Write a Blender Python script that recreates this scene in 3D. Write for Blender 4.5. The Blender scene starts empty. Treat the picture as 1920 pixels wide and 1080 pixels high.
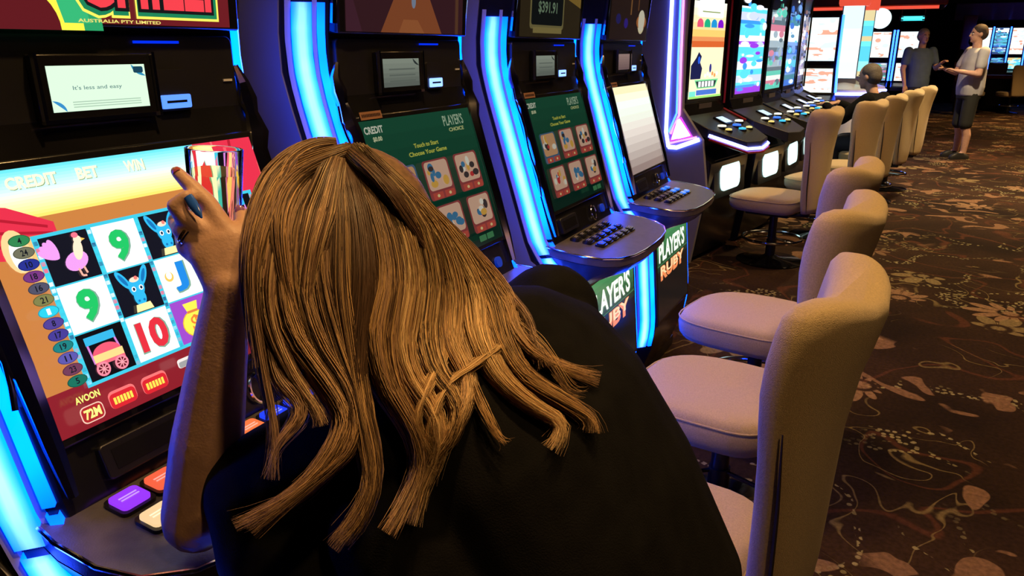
import bpy, bmesh, math, random
from math import sin, cos, pi, radians as R, sqrt
from mathutils import Vector as V, Matrix as M
from mathutils.bvhtree import BVHTree
from mathutils.geometry import tessellate_polygon

random.seed(7)
SC = bpy.context.scene
COL = SC.collection

# ------------------------------------------------------------------ camera
FPX, PITCH, YAW, CAMH = 1400.0, math.atan(450 / 1400), R(26.712), 1.45
cd = bpy.data.cameras.new('camera'); cd.sensor_width = 36; cd.lens = 36 * FPX / 1920
cd.clip_start = 0.02; cd.clip_end = 200
cam = bpy.data.objects.new('camera', cd); COL.objects.link(cam)
cam.location = (0, 0, CAMH); cam.rotation_euler = (pi / 2 - PITCH, 0, YAW)
SC.camera = cam
_fw = V((-sin(YAW) * cos(PITCH), cos(YAW) * cos(PITCH), -sin(PITCH)))
_rt = V((cos(YAW), sin(YAW), 0)); _up = _rt.cross(_fw)
CAM = V((0, 0, CAMH))
def ray(u, v): return _fw * FPX + _rt * (u - 960) + _up * (540 - v)
def px(u, v, d): return CAM + ray(u, v) * (d / FPX)           # d = depth along the view axis
def onz(u, v, z):
    r = ray(u, v); return CAM + r * ((z - CAMH) / r.z)

# ------------------------------------------------------------------ world, exposure
w = bpy.data.worlds.new('world'); SC.world = w; w.use_nodes = True
w.node_tree.nodes['Background'].inputs[0].default_value = (0.05, 0.05, 0.05, 1)
w.node_tree.nodes['Background'].inputs[1].default_value = 0.02
SC.view_settings.view_transform = 'Standard'; SC.view_settings.look = 'None'
SC.view_settings.exposure = 0.0; SC.view_settings.gamma = 1.0
SC.view_settings.use_curve_mapping = False
WARM = (1.0, 0.58, 0.20)
DOWNLIGHTS = [  # x, y, watts, colour
    (-0.30, 0.95, 27, WARM), (0.75, 0.15, 13, WARM), (0.30, 2.6, 15, WARM), (-0.55, 3.6, 22, WARM), (0.5, 5.3, 40, WARM), (0.3, 7.6, 70, (1.0, .70, .32)), (0.9, 10.4, 90, (1.0, .72, .40)),
    (2.2, 9.0, 80, WARM), (1.6, 12.5, 110, WARM), (4.0, 13.0, 110, WARM), (3.2, 18.0, 150, WARM), (2.6, 5.0, 16, WARM)]

# ------------------------------------------------------------------ helpers
class MB:
    def __init__(s): s.v = []; s.f = []; s.c = []; s.vc = None
    def add(s, vs, fs, col=None):
        o = len(s.v); s.v += [tuple(p) for p in vs]
        for f in fs: s.f.append(tuple(i + o for i in f)); s.c.append(col)
        return s
    def box(s, x0, x1, y0, y1, z0, z1, col=None):
        return s.add([(x, y, z) for x in (x0, x1) for y in (y0, y1) for z in (z0, z1)],
                     [(0, 1, 3, 2), (4, 6, 7, 5), (0, 4, 5, 1), (2, 3, 7, 6), (0, 2, 6, 4), (1, 5, 7, 3)], col)
    def loft(s, rings, cap=True, closed=True, col=None, cols=None):
        n = len(rings[0]); vs = [p for r in rings for p in r]; fs = []; m = len(rings)
        for i in range(m - 1):
            for j in range(n if closed else n - 1):
                k = (j + 1) % n; fs.append((i * n + j, i * n + k, (i + 1) * n + k, (i + 1) * n + j))
        if cap and closed:
            fs.append(tuple(range(n - 1, -1, -1))); fs.append(tuple((m - 1) * n + j for j in range(n)))
        return s.add(vs, fs, col)
    def prism(s, poly, fn, h0, h1, col=None):
        return s.loft([[fn(a, b, h0) for a, b in poly], [fn(a, b, h1) for a, b in poly]], col=col)
    def lathe(s, prof, n=24, c=(0, 0, 0), col=None):
        return s.loft([[(c[0] + r * cos(2 * pi * j / n), c[1] + r * sin(2 * pi * j / n), c[2] + z) for j in range(n)] for r, z in prof], col=col)
    def tube(s, pts, rad, n=8, cap=True, loop=False, col=None, flat=1.0):
        pts = [V(p) for p in pts]; m = len(pts); rings = []; pu = None
        if not hasattr(rad, '__len__'): rad = [rad] * m
        for i in range(m):
            if loop: t = pts[(i + 1) % m] - pts[i - 1]
            else: t = pts[min(i + 1, m - 1)] - pts[max(i - 1, 0)]
            t = t.normalized() if t.length > 1e-9 else V((0, 0, 1))
            if pu is None:
                pu = t.orthogonal().normalized()
            pu = pu - t * pu.dot(t); pu = pu.normalized() if pu.length > 1e-6 else t.orthogonal().normalized()
            b = t.cross(pu)
            rings.append([pts[i] + (pu * cos(2 * pi * j / n) + b * sin(2 * pi * j / n) * flat) * rad[i] for j in range(n)])
        if loop: rings.append(rings[0]); cap = False
        return s.loft(rings, cap=cap, col=col)
    def ell(s, c, r, rot=None, n=16, m=10, col=None):
        rings = []
        for i in range(m + 1):
            t = pi * i / m; t = min(max(t, .02), pi - .02); ring = []
            for j in range(n):
                p = V((r[0] * sin(t) * cos(2 * pi * j / n), r[1] * sin(t) * sin(2 * pi * j / n), -r[2] * cos(t)))
                if rot is not None: p = rot @ p
                ring.append(V(c) + p)
            rings.append(ring)
        return s.loft(rings, col=col)
    def cone(s, p0, r0, p1, r1, n=12):                       # capsule with round ends
        p0 = V(p0); p1 = V(p1); t = (p1 - p0).normalized(); pts = []; rs = []
        for k in range(5):
            a = pi / 2 * k / 4; pts.append(p0 - t * r0 * cos(a)); rs.append(max(r0 * sin(a), .0005))
        for k in range(5):
            a = pi / 2 * k / 4; pts.append(p1 + t * r1 * sin(a)); rs.append(max(r1 * cos(a), .0005))
        return s.tube(pts, rs, n)
    def mesh(s, name, mat=None, smooth=True, ang=40, fix=True):
        me = bpy.data.meshes.new(name); me.from_pydata(s.v, [], s.f)
        if any(c is not None for c in s.c):
            at = me.color_attributes.new('Col', 'FLOAT_COLOR', 'CORNER'); k = 0; buf = []
            for f, c in zip(s.f, s.c):
                c = c or (0, 0, 0)
                for q in f: buf += [c[0], c[1], c[2], 1]
            at.data.foreach_set('color', buf)
        elif s.vc is not None:
            at = me.color_attributes.new('Col', 'FLOAT_COLOR', 'POINT')
            at.data.foreach_set('color', [x for c in s.vc for x in (c[0], c[1], c[2], 1)])
        if fix:
            bm = bmesh.new(); bm.from_mesh(me); bmesh.ops.recalc_face_normals(bm, faces=bm.faces); bm.to_mesh(me); bm.free()
        if mat: me.materials.append(mat)
        if smooth:
            me.shade_smooth(); me.set_sharp_from_angle(angle=R(ang))
        return me
    def build(s, name, mat, parent=None, smooth=True, ang=40, bevel=0, fix=True):
        return link(name, s.mesh(name, mat, smooth, ang, fix), parent, bevel)
def link(name, me, parent=None, bevel=0):
    o = bpy.data.objects.new(name, me); COL.objects.link(o)
    if parent: o.parent = parent
    if bevel:
        b = o.modifiers.new('Bevel', 'BEVEL'); b.width = bevel; b.segments = 2; b.limit_method = 'ANGLE'; b.angle_limit = R(35)
        b.harden_normals = False
    return o
def tag(o, label=None, cat=None, group=None, kind=None):
    for k, x in (('label', label), ('category', cat), ('group', group), ('kind', kind)):
        if x: o[k] = x
    return o
def empty(name, loc, rz=0, **kw):
    o = bpy.data.objects.new(name, None); COL.objects.link(o); o.location = loc; o.rotation_euler = (0, 0, rz)
    o.empty_display_size = .1; return tag(o, **kw)
def copy_tree(o, parent=None):
    c = o.copy(); COL.objects.link(c)
    if parent: c.parent = parent
    for ch in list(o.children): copy_tree(ch, c)
    return c
def smoothpath(pts, n):                                       # Catmull-Rom through points of any dimension
    pts = [tuple(p) for p in pts]; P = [pts[0]] + pts + [pts[-1]]; m = len(pts) - 1; out = []
    for i in range(n):
        t = m * i / (n - 1); k = min(int(t), m - 1); t -= k; a, b, c, d = P[k:k + 4]
        out.append(tuple(.5 * (2 * b[j] + (c[j] - a[j]) * t + (2 * a[j] - 5 * b[j] + 4 * c[j] - d[j]) * t * t + (3 * b[j] - a[j] - 3 * c[j] + d[j]) * t ** 3) for j in range(len(b))))
    return out
def lerp(tab, x):
    for (a, b), (c, d) in zip(tab, tab[1:]):
        if x <= c: return b + (d - b) * max(0, (x - a)) / (c - a)
    return tab[-1][1]

# ------------------------------------------------------------------ materials
MATS = {}
def mat(name, base=(.5, .5, .5), rough=.5, metal=0, emit=None, es=1, trans=0, ior=1.45, coat=0, bump=0, bscale=200, var=0, vscale=20, spec=.5, sheen=0, alpha=None):
    if name in MATS: return MATS[name]
    m = bpy.data.materials.new(name); m.use_nodes = True; MATS[name] = m
    nt = m.node_tree; b = nt.nodes['Principled BSDF']; I = b.inputs
    I['Base Color'].default_value = (*base, 1); I['Roughness'].default_value = rough; I['Metallic'].default_value = metal
    I['IOR'].default_value = ior; I['Transmission Weight'].default_value = trans; I['Coat Weight'].default_value = coat
    I['Specular IOR Level'].default_value = spec; I['Sheen Weight'].default_value = sheen
    if emit: I['Emission Color'].default_value = (*emit, 1); I['Emission Strength'].default_value = es
    if var or bump:
        tc = nt.nodes.new('ShaderNodeTexCoord')
    if var:
        n = nt.nodes.new('ShaderNodeTexNoise'); n.inputs['Scale'].default_value = vscale; n.inputs['Detail'].default_value = 5
        nt.links.new(tc.outputs['Object'], n.inputs['Vector'])
        r = nt.nodes.new('ShaderNodeValToRGB'); r.color_ramp.elements[0].position = .3; r.color_ramp.elements[1].position = .7
        r.color_ramp.elements[0].color = (*[c * (1 - var) for c in base], 1); r.color_ramp.elements[1].color = (*[min(1, c * (1 + var)) for c in base], 1)
        nt.links.new(n.outputs['Fac'], r.inputs[0]); nt.links.new(r.outputs[0], I['Base Color'])
    if bump:
        n = nt.nodes.new('ShaderNodeTexNoise'); n.inputs['Scale'].default_value = bscale; n.inputs['Detail'].default_value = 3
        nt.links.new(tc.outputs['Object'], n.inputs['Vector'])
        bp = nt.nodes.new('ShaderNodeBump'); bp.inputs['Strength'].default_value = bump; bp.inputs['Distance'].default_value = .004
        nt.links.new(n.outputs['Fac'], bp.inputs['Height']); nt.links.new(bp.outputs[0], I['Normal'])
    return m
def mat_attr(name, emit=0, rough=.4, sheen=0, base_from_attr=True, spec=.5, em_noise=0):
    if name in MATS: return MATS[name]
    m = bpy.data.materials.new(name); m.use_nodes = True; MATS[name] = m
    nt = m.node_tree; b = nt.nodes['Principled BSDF']; a = nt.nodes.new('ShaderNodeAttribute'); a.attribute_name = 'Col'
    b.inputs['Roughness'].default_value = rough; b.inputs['Specular IOR Level'].default_value = spec; b.inputs['Sheen Weight'].default_value = sheen
    if base_from_attr: nt.links.new(a.outputs['Color'], b.inputs['Base Color'])
    else: b.inputs['Base Color'].default_value = (.004, .004, .005, 1)
    if emit:
        b.inputs['Emission Strength'].default_value = emit
        if em_noise:
            tc = nt.nodes.new('ShaderNodeTexCoord'); n = nt.nodes.new('ShaderNodeTexNoise'); n.inputs['Scale'].default_value = 9
            mr = nt.nodes.new('ShaderNodeMapRange'); mr.inputs[1].default_value = .3; mr.inputs[2].default_value = .7
            mr.inputs[3].default_value = 1 - em_noise; mr.inputs[4].default_value = 1 + em_noise
            mx = nt.nodes.new('ShaderNodeVectorMath'); mx.operation = 'SCALE'
            nt.links.new(tc.outputs['Object'], n.inputs['Vector']); nt.links.new(n.outputs['Fac'], mr.inputs[0])
            nt.links.new(a.outputs['Color'], mx.inputs[0]); nt.links.new(mr.outputs[0], mx.inputs['Scale'])
            nt.links.new(mx.outputs[0], b.inputs['Emission Color'])
        else: nt.links.new(a.outputs['Color'], b.inputs['Emission Color'])
    return m
BLACK = mat('black_gloss_plastic', (.008, .008, .010), .22, var=.3, vscale=6)
SIDE = mat('cabinet_side_laminate', (.16, .16, .17), .45, var=.1, vscale=4)
DARKP = mat('dark_satin_panel', (.013, .013, .015), .4, var=.2, vscale=8)
DECKM = mat('deck_brushed_dark', (.11, .10, .098), .34, metal=.3, bump=.15, bscale=400, var=.15, vscale=40)
CHROME = mat('chrome', (.82, .82, .86), .12, metal=1)
STEEL = mat('dark_steel', (.05, .05, .055), .35, metal=.8)
FABRIC = mat('tan_wool_fabric', (.53, .40, .24), .85, bump=.6, bscale=700, var=.14, vscale=260, sheen=.3)
FABRIC2 = FABRIC                                            # the same cloth on both rows
SEAM = mat('dark_seam', (.03, .02, .015), .8)
EMITC = mat_attr('light_strip_diffuser', emit=1.0, rough=.4, base_from_attr=False, em_noise=.22)
PRINT = mat_attr('lit_screen_print', emit=1.3, rough=.18, base_from_attr=False)
DIMPRINT = mat_attr('dim_screen_print', emit=.45, rough=.14, base_from_attr=False)
INK = mat_attr('printed_ink', rough=.5)
SKIN = mat('skin', (.60, .36, .27), .5, var=.08, vscale=60, bump=.12, bscale=300)
BLK_CLOTH = mat('black_cotton', (.006, .006, .007), .9, var=.25, vscale=30, bump=.3, bscale=500, spec=.12)
# ------------------------------------------------------------------ room shell
def carpet():
    m = bpy.data.materials.new('patterned_carpet'); m.use_nodes = True; nt = m.node_tree; N = nt.nodes; K = nt.links.new
    b = N['Principled BSDF']; b.inputs['Roughness'].default_value = .95; b.inputs['Specular IOR Level'].default_value = .1
    tc = N.new('ShaderNodeTexCoord')
    def node(t, **kw):
        n = N.new(t)
        for k, x in kw.items(): setattr(n, k, x)
        return n
    def val(n, i, x):
        if hasattr(x, 'outputs'): K(x.outputs[0], n.inputs[i])
        elif hasattr(x, 'is_output'): K(x, n.inputs[i])
        else: n.inputs[i].default_value = x
    def ma(op, a, c=0.0, d=0.0):
        n = node('ShaderNodeMath', operation=op); val(n, 0, a); val(n, 1, c)
        if op in ('MULTIPLY_ADD', 'SMOOTH_MIN'): val(n, 2, d)
        return n
    def step(x, lo, hi):
        n = node('ShaderNodeMapRange'); val(n, 0, x); n.inputs[1].default_value = lo; n.inputs[2].default_value = hi; return n
    def noise(scale, detail=3, off=0, dist=0):
        mp = node('ShaderNodeMapping'); mp.inputs['Location'].default_value = (off, off * .7, 0); K(tc.outputs['Object'], mp.inputs[0])
        n = node('ShaderNodeTexNoise'); n.inputs['Scale'].default_value = scale; n.inputs['Detail'].default_value = detail; n.inputs['Distortion'].default_value = dist
        K(mp.outputs[0], n.inputs['Vector']); return n
    def mix(f, a, c):
        n = node('ShaderNodeMix', data_type='RGBA'); K(f.outputs[0], n.inputs[0])
        for i, x in ((6, a), (7, c)):
            if isinstance(x, tuple): n.inputs[i].default_value = (*x, 1)
            else: K(x, n.inputs[i])
        return n.outputs[2]
    def flowers(scale, petals, rad, keep, off):
        mp = node('ShaderNodeMapping'); mp.inputs['Scale'].default_value = (scale,) * 3; mp.inputs['Location'].default_value = (off, off * .37, 0); K(tc.outputs['Object'], mp.inputs[0])
        vo = node('ShaderNodeTexVoronoi', voronoi_dimensions='2D'); vo.inputs['Scale'].default_value = 1; vo.inputs['Randomness'].default_value = .75; K(mp.outputs[0], vo.inputs['Vector'])
        sub = node('ShaderNodeVectorMath', operation='SUBTRACT'); K(mp.outputs[0], sub.inputs[0]); K(vo.outputs['Position'], sub.inputs[1])
        sx = node('ShaderNodeSeparateXYZ'); K(sub.outputs[0], sx.inputs[0]); sc = node('ShaderNodeSeparateColor'); K(vo.outputs['Color'], sc.inputs[0])
        ang = ma('ARCTAN2', sx.outputs[1], sx.outputs[0]); ang = ma('ADD', ang, ma('MULTIPLY', sc.outputs[0], 6.28))
        r = ma('POWER', ma('ADD', ma('POWER', sx.outputs[0], 2.), ma('POWER', sx.outputs[1], 2.)), .5)
        fan = ma('MULTIPLY_ADD', ma('COSINE', ang), .35, .65)                       # petals longer to one side, like a lotus
        pet = ma('ABSOLUTE', ma('COSINE', ma('MULTIPLY', ang, petals / 2)))
        lim = ma('MULTIPLY', ma('MULTIPLY_ADD', pet, .55, .45), ma('MULTIPLY', fan, rad))
        body = step(ma('SUBTRACT', lim, r), .0, .012)
        vein = step(ma('ABSOLUTE', ma('SUBTRACT', pet, .22)), .04, .10)
        ring = step(ma('ABSOLUTE', ma('SUBTRACT', r, rad * .22)), .012, .028)
        kp = step(sc.outputs[1], keep, keep + .01)
        return ma('MULTIPLY', ma('MULTIPLY', body, kp), ma('MULTIPLY', vein, ring))
    big = noise(1.3, 4, 3.1); fine = noise(60, 2, 1)
    c = mix(step(big, .35, .7), (.014, .008, .006), (.040, .021, .013))
    # swirls woven in dark red and olive
    l1 = step(ma('ABSOLUTE', ma('SUBTRACT', noise(1.7, 1, 9, .8), .5)), .018, .006); c = mix(ma('MULTIPLY', l1, .5), c, (.10, .035, .02))
    l2 = step(ma('ABSOLUTE', ma('SUBTRACT', noise(3.2, 1, 21, 1.2), .52)), .012, .004)
    c = mix(ma('MULTIPLY', ma('MULTIPLY', l2, step(noise(1.1, 1, 5), .5, .54)), .75), c, (.17, .13, .06))
    # dotted vines
    dm = node('ShaderNodeTexVoronoi', voronoi_dimensions='2D'); dm.inputs['Scale'].default_value = 34; K(tc.outputs['Object'], dm.inputs['Vector'])
    dots = ma('MULTIPLY', step(dm.outputs['Distance'], .34, .26), step(ma('ABSOLUTE', ma('SUBTRACT', noise(2.1, 1, 33, .9), .5)), .03, .02))
    c = mix(ma('MULTIPLY', ma('MULTIPLY', dots, step(noise(.9, 1, 44), .49, .53)), .8), c, (.30, .27, .15))
    # cloud blotches and flowers
    bl = ma('MULTIPLY', step(noise(4.2, 1, 57, .7), .60, .612), step(noise(1.0, 0, 71), .52, .56)); c = mix(ma('MULTIPLY', bl, .85), c, (.20, .115, .072))
    c = mix(ma('MULTIPLY', flowers(1.45, 11, .36, .62, 4.3), .8), c, (.26, .16, .10))
    c = mix(ma('MULTIPLY', flowers(1.1, 7, .26, .66, 17.9), .75), c, (.22, .17, .09))
    sp = node('ShaderNodeMix', data_type='RGBA', blend_type='MULTIPLY'); sp.inputs[0].default_value = .6
    K(c, sp.inputs[6]); g = node('ShaderNodeValToRGB'); g.color_ramp.elements[0].position = .3; g.color_ramp.elements[0].color = (.45, .45, .45, 1); g.color_ramp.elements[1].position = .7; g.color_ramp.elements[1].color = (1.3, 1.3, 1.3, 1)
    K(fine.outputs['Fac'], g.inputs[0]); K(g.outputs[0], sp.inputs[7]); K(sp.outputs[2], b.inputs['Base Color'])
    bp = node('ShaderNodeBump'); bp.inputs['Strength'].default_value = .5; bp.inputs['Distance'].default_value = .004
    K(noise(260, 2, 2).outputs['Fac'], bp.inputs['Height']); K(bp.outputs[0], b.inputs['Normal'])
    return m
X0, X1, Y0, Y1, ZC = -7.0, 13.0, -3.0, 34.0, 3.3
def struct(name, mb, m, bevel=0):
    return tag(mb.build(name, m, bevel=bevel), kind='structure')
CEIL = mat('ceiling_dark_paint', (.03, .022, .022), .7, var=.2, vscale=2)
PINKW = mat('mauve_wall_paint', (.62, .36, .50), .7, var=.08, vscale=2)
DKW = mat('dark_wall_panel', (.05, .03, .03), .6, var=.2, vscale=2)
struct('floor', MB().box(X0, X1, Y0, Y1, -.1, 0), carpet())
struct('ceiling', MB().box(X0, X1, Y0, Y1, ZC, ZC + .1), CEIL)
struct('wall_left', MB().box(X0 - .1, X0, Y0, Y1, 0, ZC), DKW)
struct('wall_right', MB().box(X1, X1 + .1, Y0, Y1, 0, ZC), DKW)
struct('wall_front', MB().box(X0, X1, Y0 - .1, Y0, 0, ZC), DKW)
struct('wall_back', MB().box(X0, X1, Y1, Y1 + .1, 0, ZC), mat('red_brown_wall', (.22, .07, .06), .6, var=.2, vscale=1))
# mauve bulkhead band hanging over the far machines, red soffit over the middle ones
struct('trim_1', MB().box(1.1, 13, 26.0, 26.4, 2.2, 2.66), PINKW, .02)
struct('trim_2', MB().box(-2.5, 0.6, 17.6, 20.0, 2.26, 2.6), mat('red_soffit_lacquer', (.45, .06, .03), .35, var=.2, vscale=3), .02)
struct('trim_3', MB().box(1.30, 1.62, 25.0, 25.4, 0, 2.3), mat('rose_column_paint', (.50, .16, .15), .6, var=.1, vscale=3), .03)

struct('trim_4', MB().box(-3, 13, 26.05, 26.4, 2.66, ZC), DKW, .01)
struct('trim_5', MB().box(1.6, 2.0, 27.2, 27.4, 0, 2.24), mat('rose_panel_paint', (.55, .2, .2), .6, var=.1, vscale=3), .01)
# ------------------------------------------------------------------ ceiling lamps (all of them hang above the frame)
ring_me = MB().loft([[(r * cos(2 * pi * j / 24), r * sin(2 * pi * j / 24), z) for j in range(24)] for r, z in ((.07, 0), (.095, 0), (.095, -.02), (.075, -.025), (.07, 0))], cap=False).mesh('trim_ring', CHROME)
lens_me = MB().lathe([(.069, -.004), (.069, -.008), (.001, -.010)], 20).mesh('lamp_lens', mat('warm_lamp_lens', (.8, .7, .5), .4, emit=(1, .6, .28), es=6))
for i, (x, y, p, c) in enumerate(DOWNLIGHTS):
    e = empty('ceiling_downlight_%d_offscreen' % (i + 1), (x, y, ZC), label='warm recessed ceiling downlight with chrome ring', cat='downlight', group='recessed downlights in the dark ceiling')
    link('trim_ring', ring_me, e); link('lamp_lens_%d_offscreen' % (i + 1), lens_me, e)
    l = bpy.data.lights.new('downlight_%d_offscreen' % (i + 1), 'SPOT'); l.energy = p * 6; l.color = c; l.spot_size = R(115); l.spot_blend = .8; l.shadow_soft_size = .07
    o = bpy.data.objects.new('downlight_%d_offscreen' % (i + 1), l); COL.objects.link(o); o.parent = e; o.location = (0, 0, -.03)
def tube_lamp(name, pts, col, es, label, cat, rad=.03):
    e = empty(name, pts[0], label=label, cat=cat); a = V(pts[0])
    MB().tube([V(p) - a for p in pts], rad, 10).build('lamp_tube', mat(name + '_glow', (.5, .5, .5), .4, emit=col, es=es), e)
    for p in (pts[0], pts[-1]): q = V(p) - a; MB().box(q.x - .04, q.x + .04, q.y - .04, q.y + .04, q.z - .04, q.z + .04).build('lamp_holder', STEEL, e, bevel=.008)
    if name[0] == 'c':
        for p in (pts[0], pts[-1]): q = V(p) - a; MB().tube([q + V((0, 0, .03)), q + V((0, 0, .24))], .012, 6).build('hanger_rod', STEEL, e)
tube_lamp('red_neon_tube', [(-1.9, 17.75, 2.22), (0.5, 17.75, 2.22)], (1.0, .10, .05), .9, 'red neon tube under the red soffit', 'neon tube', .03)
tube_lamp('cyan_neon_tube', [(-.18, 18.0, 2.02), (.24, 18.0, 2.02)], (.05, .8, .9), 1.3, 'short cyan neon tube above the men', 'neon tube', .045)
# ------------------------------------------------------------------ flat print (screens, belly glass, stickers)
_txt = {}
def text_mesh(s, bold=.0):
    k = (s, bold)
    if k not in _txt:
        cu = bpy.data.curves.new('t', 'FONT'); cu.body = s; cu.size = 1; cu.align_x = 'CENTER'; cu.align_y = 'CENTER'; cu.offset = bold; cu.resolution_u = 3
        o = bpy.data.objects.new('t', cu); COL.objects.link(o); me = o.to_mesh()
        vs = [(q.co.x, q.co.y) for q in me.vertices]; fs = [tuple(p.vertices) for p in me.polygons]
        o.to_mesh_clear(); bpy.data.objects.remove(o); bpy.data.curves.remove(cu)
        x0 = min(a for a, b in vs); x1 = max(a for a, b in vs); y0 = min(b for a, b in vs); y1 = max(b for a, b in vs)
        vs = [((a - (x0 + x1) / 2) / (x1 - x0), (b - (y0 + y1) / 2) / (y1 - y0)) for a, b in vs]; _txt[k] = (vs, fs)
    return _txt[k]
class Paint:
    """flat coloured shapes on a plane: origin O, axes U (right), W (up), N (out); each layer lies a hair above the last"""
    def __init__(s, O, U, W, lift=.00025):
        s.O = V(O); s.U = V(U).normalized(); s.W = V(W).normalized(); s.N = s.U.cross(s.W); s.mb = MB(); s.k = 0; s.lift = lift
    def P(s, a, b): return s.O + s.U * a + s.W * b + s.N * (s.k * s.lift)
    def up(s): s.k += 1; return s
    def poly(s, pts, col, new=True):
        if new: s.k += 1
        tri = tessellate_polygon([[V((a, b, 0)) for a, b in pts]])
        vs = [s.P(a, b) for a, b in pts]; fs = []
        for t in tri:
            (ax, ay), (bx, by), (cx, cy) = [pts[i] for i in t]
            fs.append(tuple(t) if (bx - ax) * (cy - ay) - (by - ay) * (cx - ax) > 0 else tuple(reversed(t)))
        s.mb.add(vs, fs, col); return s
    def rect(s, x0, x1, y0, y1, col, new=True): return s.poly([(x0, y0), (x1, y0), (x1, y1), (x0, y1)], col, new)
    def rrect(s, cx, cy, w, h, col, r=.3, n=4):
        rr = min(w, h) * r; pts = []
        for qx, qy, a0 in ((1, -1, -90), (1, 1, 0), (-1, 1, 90), (-1, -1, 180)):
            for i in range(n + 1):
                a = R(a0 + 90 * i / n); pts.append((cx + qx * (w / 2 - rr) + rr * cos(a), cy + qy * (h / 2 - rr) + rr * sin(a)))
        return s.poly(pts, col)
    def oval(s, cx, cy, rx, ry, col, a0=0, a1=360, n=20, rot=0):
        c, d = cos(R(rot)), sin(R(rot)); pts = []
        for i in range(n):
            a = R(a0 + (a1 - a0) * i / (n if a1 - a0 == 360 else n - 1)); x, y = rx * cos(a), ry * sin(a); pts.append((cx + x * c - y * d, cy + x * d + y * c))
        return s.poly(pts, col)
    def grad(s, x0, x1, y0, y1, stops, n=12):
        s.k += 1
        for i in range(n):
            t = (i + .5) / n; col = tuple(lerp([(q, c[j]) for q, c in stops], t) for j in range(3))
            s.rect(x0, x1, y0 + (y1 - y0) * i / n, y0 + (y1 - y0) * (i + 1) / n, col, False)
        return s
    def text(s, t, cx, cy, w, h, col, bold=.02, shear=0):
        s.k += 1; vs, fs = text_mesh(t, bold); s.mb.add([s.P(cx + a * w + b * h * shear, cy + b * h) for a, b in vs], fs, col); return s
    def line(s, pts, w, col):
        s.k += 1
        for (ax, ay), (bx, by) in zip(pts, pts[1:]):
            L = sqrt((bx - ax) ** 2 + (by - ay) ** 2) or 1; nx, ny = -(by - ay) / L * w / 2, (bx - ax) / L * w / 2
            s.poly([(ax - nx, ay - ny), (bx - nx, by - ny), (bx + nx, by + ny), (ax + nx, ay + ny)], col, False)
        return s
    def build(s, name, m, parent): return s.mb.build(name, m, parent, smooth=False, fix=False)
def S(r, g, b, k=1.0):                                       # sRGB 0-255 to linear
    return tuple(k * (((c / 255 + .055) / 1.055) ** 2.4 if c > 10 else c / 255 / 12.92) for c in (r, g, b))
WHT = (1, 1, 1); BLK = (.003, .003, .006)
def slab(mb, O, U, W, w, h, d0, d1, col=None, r=0):
    O = V(O); U = V(U).normalized(); W = V(W).normalized(); N = U.cross(W)
    if r: pts = [(sx * (w / 2 - r) + r * cos(R(a)), sy * (h / 2 - r) + r * sin(R(a))) for sx, sy, a0 in ((1, -1, -90), (1, 1, 0), (-1, 1, 90), (-1, -1, 180)) for a in (a0, a0 + 30, a0 + 60, a0 + 90)]
    else: pts = [(-w / 2, -h / 2), (w / 2, -h / 2), (w / 2, h / 2), (-w / 2, h / 2)]
    return mb.loft([[O + U * a + W * b + N * d0 for a, b in pts], [O + U * a + W * b + N * d1 for a, b in pts]], col=col)
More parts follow.
